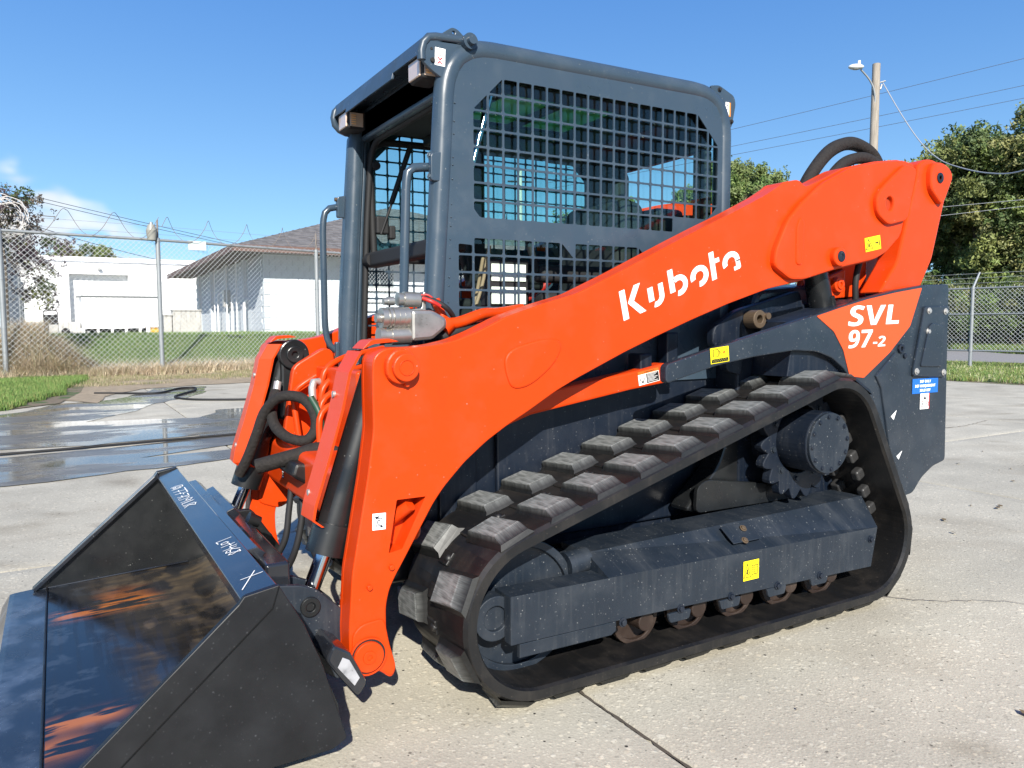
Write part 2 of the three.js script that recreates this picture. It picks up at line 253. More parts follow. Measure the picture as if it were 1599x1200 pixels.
{ // water standing on the slabs behind the bucket: a thin film over darkened concrete
  const wet = std({ map: tex(512, 512, (i, j) => { const n = fbm(i / 40, j / 16, 91, 5, 13), v = 0.55 + 0.9 * n; return [0.125 * v, 0.112 * v, 0.090 * v]; }, 2.6), roughnessMap: tex(512, 512, (i, j) => { const n = fbm(i / 64, j / 26, 93, 5, 8), v = lerp(0.05, 0.32, step(0.44, 0.68, n)); return [v, v, v]; }, 5.2, false), roughness: 1 });
  const rag = (pts, seed, a = 0.10) => { const out = []; pts.forEach((p, i) => { const q = pts[(i + 1) % pts.length], L = Math.hypot(q[0] - p[0], q[1] - p[1]), n = Math.max(2, Math.ceil(L / 0.12)); for (let k = 0; k < n; k++) { const t = k / n, x = lerp(p[0], q[0], t), z = lerp(p[1], q[1], t); out.push([x + a * 2 * (fbm(x * 2.6, z * 2.6, seed, 4) - 0.5), -(z + a * 2.2 * (fbm(x * 2.6 + 9, z * 2.6, seed + 2, 4) - 0.5))]); } }); return out; };
  const flatShape = (pts, holes) => { const s = shapeOf(pts); for (const h of holes ?? []) s.holes.push(new THREE.Path(h.map((p) => new THREE.Vector2(...p)))); return new THREE.ShapeGeometry(s).rotateX(-Math.PI / 2).translate(0, 0.0065, 0); };
  const upper = [[-7, -8.4], [-2.2, -9.3], [-1.25, -10.2], [-0.85, -11.2], [-0.2, -11.4], [0.45, -12.5], [0.75, -13.6], [1.7, -13.7], [1.5, -12.3], [0.95, -11.1], [0.45, -10.35], [0.1, -9.4], [-0.55, -8.25], [-0.15, -8.2], [0.75, -8.05], [1.2, -8.9], [3.4, -8.9], [3.4, -5.0], [1.3, -4.85], [0.95, -5.15], [0.45, -6.3], [0.10, -6.15], [-0.6, -6.0], [-1.3, -6.2], [-2.0, -6.25], [-7, -6.5]];
  const lower = [[-7, -5.75], [-1.5, -5.55], [-0.5, -5.75], [0.2, -5.95], [0.55, -6.0], [1.0, -5.2], [1.6, -4.8], [0.9, -4.55], [0.3, -4.35], [-0.4, -4.25], [-1.2, -4.05], [-2.2, -4.0], [-7, -4.3]];
  const isle = [[0.25, -5.15], [0.75, -5.35], [0.95, -5.25], [0.6, -5.0], [0.1, -4.95], [-0.25, -4.93]];
  const g = [flatShape(rag(upper, 7)), flatShape(rag(lower, 8), [rag(isle, 9, 0.03)])];
  g.forEach((q) => { const p = q.getAttribute('position'); for (let i = 0; i < p.count; i++) p.setY(i, 0.0065 + 0.0006 * vnoise(p.getX(i) * 3, p.getZ(i) * 3, 5)); });
  struct('puddle', g, wet);
}

// ───────────────────────── beyond the yard: verges, bank, road ─────────────────────────
function terrain(name, x0, x1, z0, z1, nx, nz, h, mat) {
  const g = new THREE.PlaneGeometry(x1 - x0, z1 - z0, nx, nz).rotateX(-Math.PI / 2).translate((x0 + x1) / 2, 0, (z0 + z1) / 2), p = g.getAttribute('position');
  for (let i = 0; i < p.count; i++) p.setY(i, h(p.getX(i), p.getZ(i)));
  g.computeVertexNormals(); return struct(name, g, mat);
}
// fence line on the left, as z at a given x
const FA = [[-14, -17.1], [-1.86, -17.99], [1.44, -18.49], [5.79, -19.64], [10.0, -20.8], [14.3, -22.0], [19.4, -23.3]];
const fenceZ = (x) => { for (let i = 1; i < FA.length; i++) if (x <= FA[i][0] || i === FA.length - 1) { const t = (x - FA[i - 1][0]) / (FA[i][0] - FA[i - 1][0]); return lerp(FA[i - 1][1], FA[i][1], clamp(t, 0, 1)); } };
const bankH = (x, z) => { const d = fenceZ(clamp(x, -14, 19.4)) - z; return 0.74 * step(0.3, 4.0, d) * (x > 14 ? 1 - step(14, 22, x) : 1) + 0.04 * (vnoise(x * 1.3, z * 1.3, 4) - 0.5) * step(0, 1, d) - 0.02; };
terrain('bank', -40, 26, -90, -15.3, 132, 150, (x, z) => (z > -15.45 ? -0.06 : bankH(x, z)), soil);
{ // brown bare strip before the fence
  const pts = [[-0.35, 10.9], [-0.2, 12.2], [0.5, 13.6], [1.6, 14.1], [3.4, 14.4], [6.5, 14.5], [15.2, 14.55], [15.2, 18], [5, 19.3], [1.4, 18.4], [-2, 17.9], [-2.2, 14]];
  const out = []; pts.forEach((p, i) => { const q = pts[(i + 1) % pts.length]; for (let k = 0; k < 12; k++) { const t = k / 12, x = lerp(p[0], q[0], t), z = lerp(p[1], q[1], t); out.push([x + 0.3 * (fbm(x * 2, z * 2, 3) - 0.5), z + 0.3 * (fbm(x * 2 + 5, z * 2, 3) - 0.5)]); } });
  struct('dirt_strip', new THREE.ShapeGeometry(shapeOf(out)).rotateX(-Math.PI / 2).translate(0, 0.011, 0), dirtM);
  const pts2 = [[-13, 10.3], [-1.6, 10.45], [-0.85, 11.2], [-0.5, 13.4], [-0.35, 16], [-0.5, 18.2], [-13, 17.6]];
  struct('lawn_soil', new THREE.ShapeGeometry(shapeOf(pts2)).rotateX(-Math.PI / 2).translate(0, 0.0125, 0), soil);
}
struct('road', ribbon([[62, -62], [30.4, -15.2], [27.6, -11.0], [8, 18.4]], 5.4, 5.4, -0.02, 3, 0, 60), asphalt);

// grass: tufts of bent blades, far too many to count
function tuftGeo(n, h, w, spread, seed, bend = 0.35) {
  const R = rng(seed), P = [], I = [];
  for (let i = 0; i < n; i++) { const a = R() * 6.283, r = spread * Math.sqrt(R()), x = r * Math.cos(a), z = r * Math.sin(a), hh = h * (0.5 + 0.6 * R()), t = R() * 6.283, dx = Math.cos(t), dz = Math.sin(t), b = bend * hh * (0.3 + R()), k = P.length / 3; P.push(x - dz * w / 2, 0, z + dx * w / 2, x + dz * w / 2, 0, z - dx * w / 2, x + dx * b * 0.4 - dz * w * 0.4, hh * 0.6, z + dz * b * 0.4 + dx * w * 0.4, x + dx * b * 0.4 + dz * w * 0.4, hh * 0.6, z + dz * b * 0.4 - dx * w * 0.4, x + dx * b, hh, z + dz * b); I.push(k, k + 1, k + 2, k + 1, k + 3, k + 2, k + 2, k + 3, k + 4); }
  const g = new THREE.BufferGeometry(); g.setAttribute('position', new THREE.Float32BufferAttribute(P, 3)); g.setIndex(I); g.computeVertexNormals(); return g;
}
const blade = std({ color: 0xffffff, roughness: 0.75, side: THREE.DoubleSide });
function scatter(name, label_, n, seed, geo, where, cols) {
  const m = shadows(new THREE.InstancedMesh(geo, blade, n)), R = rng(seed), d = new THREE.Object3D(), c = new THREE.Color(); let k = 0, guard = 0;
  while (k < n && guard++ < n * 20) { const q = where(R); if (!q) continue; d.position.set(q[0], q[1], q[2]); d.rotation.set((R() - 0.5) * 0.3, R() * 6.28, (R() - 0.5) * 0.3); d.scale.setScalar((q[3] ?? 1) * (0.7 + 0.6 * R())); d.updateMatrix(); m.setMatrixAt(k, d.matrix); const a = cols[Math.floor(R() * cols.length)], v = 0.75 + 0.5 * R(); m.setColorAt(k, c.setRGB(a[0] * v, a[1] * v, a[2] * v)); k++; }
  m.count = k; m.name = numbered(name); m.userData = { kind: 'stuff', label: label_, category: 'grass' }; scene.add(m); return m;
}
const green = [[0.10, 0.19, 0.04], [0.13, 0.22, 0.05], [0.08, 0.15, 0.03], [0.22, 0.24, 0.08], [0.16, 0.24, 0.055]], straw = [[0.72, 0.60, 0.44], [0.64, 0.52, 0.38], [0.78, 0.68, 0.50], [0.52, 0.42, 0.31], [0.46, 0.45, 0.27]];
const lawnEdge = (z) => (z > -13.4 ? lerp(-1.55, -0.78, clamp((-10.4 - z) / 3)) : lerp(-0.78, -0.35, clamp((-13.4 - z) / 4)));
scatter('lawn', 'bright green lawn patch beside the puddle at the left edge', 26000, 41, tuftGeo(9, 0.10, 0.008, 0.07, 1), (R) => { const z = -10.42 - R() * 7.4, x = lawnEdge(z) - (R() ** 1.3) * 6.5 + 0.35 * (fbm(z * 2, 3, 5) - 0.5); return [x, 0.01, z]; }, green);
scatter('lawn', 'thin dry grass on the bare strip in front of the fence', 6000, 42, tuftGeo(6, 0.07, 0.006, 0.09, 2, 0.8), (R) => { const x = -1.2 + R() * 14, z = fenceZ(x) + 0.2 + R() * 3.4; if (fbm(x * 0.9, z * 0.9, 8) < 0.47 + 0.05 * R()) return null; return [x, 0.01, z]; }, [[0.30, 0.24, 0.15], [0.24, 0.20, 0.12], [0.36, 0.30, 0.20], [0.20, 0.20, 0.09], [0.14, 0.17, 0.05]]);
scatter('bank_grass', 'tall green grass on the bank behind the fence', 60000, 43, tuftGeo(8, 0.30, 0.014, 0.14, 3), (R) => { const x = -3 + R() * 19, d = 0.7 + R() * 4.6, z = fenceZ(x) - d; if (x < -0.9 + 0.6 * R() && d < 2.6) return null; return [x, bankH(x, z) - 0.01, z]; }, [[0.14, 0.24, 0.07], [0.18, 0.28, 0.085], [0.11, 0.20, 0.06], [0.24, 0.29, 0.10]]);
scatter('dry_weeds', 'dead brown weeds along the foot of the fence', 16000, 44, tuftGeo(8, 0.28, 0.008, 0.16, 4, 1.1), (R) => { const x = -2 + R() * 16, d = -0.25 + R() * 1.35, z = fenceZ(x) - d; return [x, bankH(x, z), z]; }, straw);
scatter('dry_weeds', 'mound of dead tan vines heaped at the fence corner', 9000, 45, tuftGeo(9, 0.34, 0.008, 0.16, 5, 1.6), (R) => { const a = R() * 6.28, r = Math.sqrt(R()), x = -1.35 + 1.0 * r * Math.cos(a), z = -18.7 + 0.6 * r * Math.sin(a); return [x, R() * 1.15 * (1 - r * r) * (x < -1.2 ? 1 : 0.75), z]; }, straw);
scatter('verge_grass', 'mown grass verge between the yard and the right fence', 42000, 46, tuftGeo(8, 0.11, 0.010, 0.10, 6), (R) => { const z = -24 + R() * 23, x = 15.2 + (R()) * 8.4; if (x < 15.6 + 1.3 * fbm(z * 0.8, 2, 8, 3)) return null; return [x, -0.06, z]; }, [...green, green[3], [0.20, 0.22, 0.06], straw[4]]);
scatter('verge_grass', 'longer grass on the far side of the road', 26000, 47, tuftGeo(8, 0.30, 0.016, 0.22, 7), (R) => { const z = -34 + R() * 36, x = 33.5 + (-15.2 - z) * 0.62 + R() * 6; return [x, -0.06, z]; }, [...green, [0.17, 0.19, 0.06]]);

// ───────────────────────── buildings ─────────────────────────
const whitePaint = std({ map: tex(512, 512, (i, j) => { const n = fbm(i / 40, j / 16, 151, 5, 13), s = step(0.62, 0.8, fbm(i / 10, j / 90, 152, 3, 51)); const v = 0.80 + 0.06 * n - 0.10 * s; return [v, v, v * 0.985]; }, 6), roughness: 0.8 });
const blockPaint = std({ map: tex(512, 512, (i, j) => { const n = fbm(i / 30, j / 30, 155, 5, 17); const v = 0.55 + 0.12 * n; return [v * 0.93, v, v * 1.06]; }, 3), roughness: 0.85 });
const concreteGrey = std({ map: tex(256, 256, (i, j) => { const n = fbm(i / 20, j / 20, 157, 5, 13), s = step(0.5, 0.8, fbm(i / 7, j / 60, 158, 3, 37)); const v = 0.36 + 0.16 * n - 0.14 * s; return [v, v * 0.98, v * 0.92]; }, 2.5), roughness: 0.9 });
{
  const t = thing('warehouse', 'long white flat-roofed warehouse with a recessed loading door', 'warehouse');
  mesh('wall', [bx(-2.75, 0.03, 0.5, 5.85, -57, -56), bx(3.54, 16, 0.5, 5.85, -57, -56), bx(0.03, 3.54, 4.72, 5.85, -57, -56), bx(-2.75, -2.5, 0.5, 5.85, -80, -57)], whitePaint, t);
  mesh('roof', bx(-2.75, 16, 5.70, 5.80, -80, -56.9), concreteGrey, t);
  mesh('roof_trim', bx(-2.78, 16, 5.50, 5.56, -55.999, -55.93), std({ color: RGB(0.33, 0.35, 0.40), roughness: 0.6 }), t);
  const d = mesh('door', bx(0.03, 3.54, 0.7, 4.72, -56.75, -56.65), whitePaint, t);
  for (let i = 0; i < 8; i++) mesh('door_panel', bx(0.06, 3.5, 0.75 + i * 0.495, 1.235 + i * 0.495, -56.648, -56.62), whitePaint, d);
  const l = mesh('wall_lamp', [bx(1.72, 1.90, 5.0, 5.16, -55.998, -55.7), bx(1.76, 1.86, 5.12, 5.2, -55.998, -55.85)], M.zinc, t);
}
{
  const t = thing('storage_trailer', 'white box trailer standing on short white posts before the warehouse', 'trailer');
  mesh('body', bx(0.5, 4.74, 1.14, 3.05, -53.4, -49.6, 0.02), whitePaint, t);
  mesh('roof', bx(0.28, 4.80, 3.055, 3.10, -53.5, -49.45), std({ color: RGB(0.55, 0.56, 0.57), roughness: 0.6 }), t);
  for (let i = 0; i < 6; i++) mesh('post', bx(0.5 + i * 0.76, 0.64 + i * 0.76, 0.66, 1.138, -49.75, -49.61), whitePaint, t);
  mesh('bay_shade', bx(0.55, 4.7, 0.66, 1.1, -52.9, -51.3), M.trim, t);  // black block put in for the shade of the open bays
}
top('loading_dock', [bx(-2.75, 0.44, 0.5, 1.52, -53, -50.6, 0.02), bx(-2.7, 0.9, 0.5, 0.98, -50.59, -49.9, 0.02)], concreteGrey, 'low stained concrete dock wall left of the white trailer', 'dock');
{
  const t = thing('hand_cart', 'dark upright hand cart parked against the concrete dock', 'cart');
  mesh('frame', [pipe([[-1.42, 0.75, -48.25], [-1.42, 2.15, -48.25], [-0.74, 2.15, -48.25], [-0.74, 0.75, -48.25]], 0.03, 0.12, 8), bx(-1.40, -0.76, 0.98, 1.92, -48.27, -48.23, 0.01), pipe([[-1.4, 2.12, -48.25], [-0.76, 1.93, -48.25]], 0.02, 0.02, 6)], M.trim, t);
  for (const x of [-1.40, -0.36]) mesh('wheel', [disc(x + 0.0, 0.95, -48.35, -48.2, 0.22, 20, 0.02)], M.trim, t);
  mesh('load', bx(-1.18, -0.72, 0.78, 1.36, -48.18, -47.9, 0.03), concreteGrey, t);
}
{
  const t = thing('block_building', 'low white painted block building with dark hipped shingle roof', 'building');
  const X0 = 5.42, X1 = 21, Z1 = -24.7, Z0 = -39.5, Y0 = 0.5, Y1 = 3.98;
  const front = mesh('front_wall', bx(X0, X1, Y0, Y1, Z1 - 0.22, Z1 - 0.02), blockPaint, t);
  const bg = [0, 1, 2].map((k) => flat(new RoundedBoxGeometry(0.397, 0.197, 0.03, 1, 0.006)));
  for (let r = 0; r < 16; r++) for (let c = 0; c < 17; c++) { const x = X0 + 0.2 + c * 0.402 + (r % 2 ? 0.2 : 0); if (r > 16) continue; const m = shadows(new THREE.Mesh(bg[(r * 7 + c) % 3], blockPaint)); m.name = 'block'; m.position.set(x, 0.80 + r * 0.2015, Z1 - 0.008 + 0.003 * hash(r, c, 3)); front.add(m); }
  const sw = mesh('side_wall', bx(X0 + 0.02, X0 + 0.22, Y0, Y1, Z0, Z1 - 0.23), blockPaint, t);
  const courses = []; for (let r = 0; r < 16; r++) for (let c = 0; c < 36; c++) courses.push(new THREE.BoxGeometry(0.03, 0.197, 0.397).translate(X0 + 0.008 + 0.003 * hash(r, c, 9), 0.80 + r * 0.2015, Z1 - 0.42 - c * 0.402 - (r % 2 ? 0.2 : 0)));
  mesh('blocks', courses, blockPaint, sw).userData.kind = 'stuff';
  const pil = []; for (const z of [-27.6, -31.2, -34.8, -38.2]) mesh('pilaster', bx(X0 - 0.14, X0 - 0.01, Y0, Y1 - 0.02, z - 0.2, z + 0.2), blockPaint, sw);
  const sh = std({ map: tex(512, 512, (i, j) => { const row = Math.floor(j / 32), n = hash(Math.floor((i + (row % 2) * 20) / 40), row, 5), e = (j % 32) < 3 ? 0.55 : 1, m = fbm(i / 40, j / 40, 160, 4, 13); const v = (0.085 + 0.07 * n) * e * (0.7 + 0.6 * m); return [v * 1.05, v, v]; }, 2.4), roughness: 0.95 });
  const e = 1.2, yE = 3.86, rise = 0.335, A = [X0 - e, yE, Z1 + e], B = [X1 + e, yE, Z1 + e], C = [X1 + e, yE, Z0 - e], Dd = [X0 - e, yE, Z0 - e], half = (Z1 - Z0) / 2 + e, R1 = [X0 - e + half, yE + half * rise, (Z0 + Z1) / 2], R2 = [X1 + e - half, yE + half * rise, (Z0 + Z1) / 2];
  const tri = (...q) => { const g = new THREE.BufferGeometry(); g.setAttribute('position', new THREE.Float32BufferAttribute(q.flat(), 3)); g.computeVertexNormals(); return g; };
  const rf = mesh('roof', [tri(A, B, R2, A, R2, R1), tri(Dd, A, R1), tri(C, Dd, R1, C, R1, R2), tri(B, C, R2)], sh, t);
  const rows = []; for (let k = 1; k < 26; k++) { const d = k * 0.33, y = yE + d * rise; if (d > half) break; rows.push(bx(A[0] + d, A[0] + 0.02 + d, y, y + 0.012, Dd[2] + d, A[2] - d)); rows.push(bx(A[0] + d, B[0] - d, y, y + 0.014, A[2] - d - 0.02, A[2] - d)); } mesh('shingle_rows', rows, sh, rf).userData.kind = 'stuff';
  mesh('fascia', [bx(A[0], B[0], yE - 0.20, yE + 0.02, A[2] - 0.04, A[2] + 0.02), bx(A[0] - 0.02, A[0] + 0.04, yE - 0.20, yE + 0.02, Dd[2], A[2] - 0.045)], std({ color: RGB(0.13, 0.075, 0.06), roughness: 0.7 }), t);
  mesh('soffit', [bx(A[0] + 0.04, B[0], yE - 0.16, yE - 0.12, Z1, A[2] - 0.045), bx(A[0] + 0.04, X0 + 0.001, yE - 0.16, yE - 0.12, Dd[2], Z1 - 0.005)], std({ color: RGB(0.12, 0.095, 0.075), roughness: 0.8 }), t);
  const w = mesh('window', [bx(8.55, 10.2, 2.62, 3.32, Z1 + 0.022, Z1 + 0.06, 0.01)], std({ color: RGB(0.3, 0.33, 0.33), roughness: 0.5 }), t);
  for (let k = 0; k < 3; k++) mesh('pane', bx(8.60 + k * 0.53, 9.09 + k * 0.53, 2.68, 3.26, Z1 + 0.061, Z1 + 0.066), std({ color: RGB(0.04, 0.05, 0.055), roughness: 0.1 }), w);
  mesh('window_sill', bx(8.45, 10.3, 2.50, 2.61, Z1 + 0.022, Z1 + 0.14, 0.01), whitePaint, w);
  mesh('rail', bx(8.2, 12, 2.06, 2.11, Z1 + 0.022, Z1 + 0.07), M.zinc, t);
  for (const [z, y0, y1, r] of [[-27.0, 0.7, 2.1, 0.045], [-28.4, 0.7, 3.7, 0.03], [-29.3, 0.7, 2.4, 0.05], [-30.4, 0.7, 3.7, 0.03], [-32.4, 0.7, 2.6, 0.035], [-33.2, 0.7, 3.6, 0.03]]) mesh('wall_pipe', pipe([[X0 - 0.20, y0, z], [X0 - 0.20, y1, z], [X0 + 0.0, y1 + 0.12, z]], r, 0.08, 8), whitePaint, t);
  mesh('meter_box', bx(X0 - 0.28, X0 - 0.02, 2.0, 2.7, -30.9, -30.6, 0.02), M.zinc, t);
}
for (const [x0, x1, h, l] of [[3.10, 3.42, 0.95, 'narrower low grey utility cabinet beside the block building'], [3.45, 4.60, 1.16, 'wide grey utility cabinet at the corner of the block building']]) { const t = thing('utility_cabinet', l, 'cabinet'); mesh('body', bx(x0, x1, 0.6, 0.72 + h, -33.4, -32.8, 0.03), concreteGrey, t); mesh('lid', bx(x0 - 0.03, x1 + 0.03, 0.722 + h, 0.78 + h, -33.45, -32.75, 0.015), concreteGrey, t); }
{ const t = thing('yellow_skip', 'low yellow steel skip beyond the grass bank', 'skip'); mesh('body', ext([[3.3, 0.72], [4.3, 0.72], [4.42, 1.14], [3.2, 1.14]], -41.6, -40.8, 0.02), std({ color: RGB(0.62, 0.36, 0.04), roughness: 0.5 }), t); mesh('rim', bx(3.16, 4.46, 1.142, 1.19, -41.65, -40.75, 0.01), std({ color: RGB(0.30, 0.17, 0.04), roughness: 0.5 }), t); }
{ const t = thing('bollard', 'short white pipe bollard on the grass bank', 'bollard'); mesh('post', rod([2.65, 0.5, -34.48], [2.65, 1.52, -34.48], 0.09, 0.09, 16), whitePaint, t); mesh('cap', new THREE.SphereGeometry(0.092, 16, 8, 0, 6.29, 0, 1.57).translate(2.65, 1.521, -34.48), whitePaint, t); }

// ───────────────────────── fences ─────────────────────────
const galv = std({ map: paint([0.27, 0.29, 0.30], 161, { dust: 0.2, specks: 80, mottle: 0.3, dustCol: [0.25, 0.24, 0.22] }), metalness: 0.35, roughness: 0.5 });
const wireM = std({ color: RGB(0.50, 0.52, 0.52), metalness: 0.2, roughness: 0.55 }), rustWire = std({ color: RGB(0.20, 0.17, 0.15), roughness: 0.7 });
const strand = (a, b, r) => { const g = new THREE.CylinderGeometry(r, r, a.distanceTo(b), 4, 1, true); g.applyQuaternion(new THREE.Quaternion().setFromUnitVectors(V(0, 1, 0), b.clone().sub(a).normalize())); const m = a.clone().add(b).multiplyScalar(0.5); return g.translate(m.x, m.y, m.z); };
function netting(a, b, h0, h1, pitch, r) { // diagonal wires of one panel from a to b, knuckled along the top
  const L = Math.hypot(b[0] - a[0], b[1] - a[1]), H = h1 - h0, at = (t, y) => V(lerp(a[0], b[0], t / L), y, lerp(a[1], b[1], t / L)), gs = [];
  for (let o = -H; o < L; o += pitch) for (const s of [1, -1]) { let t0 = o, t1 = o + H, y0 = s > 0 ? h0 : h1, y1 = s > 0 ? h1 : h0; if (t0 < 0) { y0 = lerp(y0, y1, -t0 / H); t0 = 0; } if (t1 > L) { y1 = lerp(s > 0 ? h0 : h1, s > 0 ? h1 : h0, (L - o) / H); t1 = L; } if (t1 - t0 < 0.02) continue; gs.push(strand(at(t0, y0), at(t1, y1), r)); }
  for (let o = 0; o < L; o += pitch) gs.push(strand(at(o, h1 - 0.01), at(Math.min(o + 0.012, L), h1 + 0.05), r));
  return gs;
}
function coil(a, b, y0, y1, rad, pitch, r, wob, seed) { const L = a.distanceTo ? 0 : Math.hypot(b[0] - a[0], b[1] - a[1]), n = Math.ceil(L / pitch * 18), pts = [], R = rng(seed), dx = (b[0] - a[0]) / L, dz = (b[1] - a[1]) / L; for (let i = 0; i <= n; i++) { const t = i / n, an = t * L / pitch * 6.283, q = rad * (1 + wob * (R() - 0.5)); pts.push(V(lerp(a[0], b[0], t) - dz * q * Math.cos(an), lerp(y0, y1, t) + q * Math.sin(an), lerp(a[1], b[1], t) + dx * q * Math.cos(an))); } return new THREE.TubeGeometry(new THREE.CatmullRomCurve3(pts), n * 2, r, 4, false); }
{
  const t = thing('chain_link_fence', 'tall galvanised chain-link fence with coiled wire between yard and white buildings', 'fence');
  const H = 3.38; let net = [], rails = [], wires = [];
  FA.forEach(([x, z], i) => { if (i) { const [u, w] = FA[i - 1]; mesh('top_rail', rod([u, H, w], [x, H, z], 0.034, 0.034, 10), galv, t); if (i < FA.length) net.push(...netting([u, w], [x, z], 0.06, H, 0.125, 0.0042)); for (const y of [H + 0.14, H + 0.34]) wires.push(strand(V(u, y, w), V(x, y, z), 0.003)); }
    const p = mesh('fence_post', rod([x, -0.1, z], [x, H + 0.05, z], 0.055, 0.055, 14), galv, t); mesh('post_arm', rod([x, H + 0.05, z], [x + 0.01, H + 0.50, z], 0.028, 0.020, 8), rustWire, p); mesh('clamp', [H - 0.02, 2.3, 1.2, 0.4].map((y) => rod([x, y - 0.02, z], [x, y + 0.02, z], 0.062, 0.062, 12)), galv, p); });
  mesh('netting', net, wireM, t).userData.kind = 'stuff';
  mesh('strand_wires', wires, rustWire, t).userData.kind = 'stuff';
  mesh('wire_coil', FA.slice(2).map(([x, z], i) => coil(FA[i + 1], [x, z], H + 0.30, H + 0.30, 0.29, 1.06, 0.0065, 0.06, i + 3)), rustWire, t);
  mesh('panel_tie', bx(-1.80, 1.40, 0.05, 0.06, -18.24, -18.23), wireM, t).visible = true;
}
{
  const t = thing('chain_link_fence', 'receding chain-link fence at the left edge topped with a dense razor wire roll', 'fence');
  const B = [[-1.99, -21.6], [-2.06, -25.7], [-2.12, -30.4], [-2.1, -35.0], [-2.2, -41]]; const H = 3.38;
  for (const [x, z] of B) mesh('fence_post', rod([x, 0, z], [x, H, z], 0.09, 0.09, 12), galv, t);
  mesh('top_rail', rod([-1.88, H, -18.1], [-2.2, H, -41], 0.03, 0.03, 8), galv, t);
  mesh('netting', netting([-1.88, -18.1], [-2.2, -41], 0.4, H, 0.16, 0.0042), wireM, t).userData.kind = 'stuff';
  mesh('wire_roll', [coil([-1.72, -18.2], [-1.90, -34], H + 0.42, H + 0.40, 0.42, 0.34, 0.011, 0.22, 17), coil([-1.78, -18.3], [-1.92, -34], H + 0.38, H + 0.36, 0.36, 0.29, 0.010, 0.25, 18)], std({ color: RGB(0.50, 0.48, 0.46), metalness: 0.4, roughness: 0.5 }), t);
}
{
  const t = thing('chain_link_fence', 'chain-link fence with angled barbed wire arms along the right verge', 'fence');
  const C = []; for (let k = -5; k < 4; k++) C.push([21.1 - 0.118 * k * 3.1, -9.2 - 0.993 * k * 3.1]); const H = 2.17; const net = [], wires = [];
  C.forEach(([x, z], i) => { if (i) { const [u, w] = C[i - 1]; for (const y of [H, 1.46, 0.45]) mesh('rail', rod([u, y, w], [x, y, z], 0.024, 0.024, 8), galv, t); net.push(...netting([u, w], [x, z], 0.45, H + 0.02, 0.115, 0.0042)); for (const k of [0.35, 0.7, 1]) wires.push(strand(V(u + 0.28 * k, H + 0.42 * k, w), V(x + 0.28 * k, H + 0.42 * k, z), 0.0035)); }
    const p = mesh('fence_post', rod([x, -0.2, z], [x, H + 0.02, z], 0.048, 0.045, 12), galv, t); mesh('post_arm', rod([x, H + 0.02, z], [x + 0.30, H + 0.45, z], 0.034, 0.026, 8), galv, p); mesh('clamp', [0.45, 1.46, H].map((y) => rod([x, y - 0.035, z], [x, y + 0.035, z], 0.056, 0.056, 12)), galv, p); });
  mesh('netting', net, wireM, t).userData.kind = 'stuff'; mesh('barbed_wire', wires, wireM, t).userData.kind = 'stuff';
}
{ const t = thing('yard_light', 'small grey jar light fixed near the top of a fence post', 'light'); mesh('jar', [rod([1.30, 3.36, -18.40], [1.30, 3.60, -18.40], 0.10, 0.13, 16), rod([1.30, 3.60, -18.40], [1.30, 3.74, -18.40], 0.125, 0.08, 16)], std({ color: RGB(0.26, 0.26, 0.23), roughness: 0.4 }), t); mesh('bracket', [rod([1.30, 3.66, -18.40], [1.44, 3.66, -18.47], 0.02), rod([1.30, 3.73, -18.40], [1.30, 3.80, -18.40], 0.04)], M.zinc, t); }
{ const z = fenceZ(2.4); top('sign_plate', bx(2.18, 2.62, 3.18, 3.42, z + 0.02, z + 0.06, 0.004), std({ color: RGB(0.42, 0.47, 0.46), roughness: 0.5 }), 'blank white plate hung on the fence top rail', 'sign'); }

// ───────────────────────── poles and wires ─────────────────────────
const wood = std({ map: tex(256, 256, (i, j) => { const n = fbm(i / 5, j / 90, 171, 4, 51); const v = 0.6 + 0.8 * n; return [0.30 * v, 0.265 * v, 0.22 * v]; }, 1.0), roughness: 0.9 });
{
  const t = thing('utility_pole', 'tall wooden utility pole carrying a street light behind the loader', 'utility pole');
  mesh('pole', rod([28.62, -0.2, -17.66], [28.88, 11.92, -17.79], 0.20, 0.155, 18), wood, t);
  const arm = mesh('lamp_arm', pipe([[28.78, 9.9, -17.70], [28.70, 10.8, -17.70], [28.48, 11.25, -17.80], [28.10, 11.62, -17.95]], 0.035, 0.35, 10), galv, t);
  const head = mesh('lamp_head', [new THREE.SphereGeometry(0.32, 18, 10).scale(1, 0.36, 0.55).rotateY(-0.53).translate(27.86, 11.70, -18.0)], std({ color: RGB(0.62, 0.64, 0.62), roughness: 0.4 }), t);
  mesh('photocell', rod([27.98, 11.78, -17.95], [27.98, 11.95, -17.95], 0.06, 0.055, 12), whitePaint, head);
  mesh('lamp_glass', new THREE.SphereGeometry(0.22, 16, 8, 0, 6.29, 1.57, 1.57).scale(1, 0.4, 0.6).rotateY(-0.53).translate(27.84, 11.66, -18.0), std({ color: RGB(0.5, 0.52, 0.5), roughness: 0.2 }), head);
  mesh('insulator', [rod([28.95, 11.15, -17.75], [29.25, 11.25, -17.62], 0.03, 0.03, 8), rod([29.05, 10.9, -17.7], [29.12, 11.1, -17.68], 0.04, 0.04, 8)], M.zinc, t);
}
{ const t = thing('utility_pole', 'pale slim pole far off, seen through the cab side window', 'utility pole'); mesh('pole', rod([17.03, -0.2, -26.73], [17.03, 8.03, -26.73], 0.12, 0.09, 14), std({ color: RGB(0.55, 0.52, 0.48), roughness: 0.8 }), t); mesh('cross_arm', [rod([16.5, 7.5, -26.9], [17.6, 7.5, -26.5], 0.04, 0.04, 8), coil([16.2, -26.9], [17.9, -26.5], 5.6, 5.5, 0.5, 0.9, 0.02, 0.2, 5)], M.trim, t); }
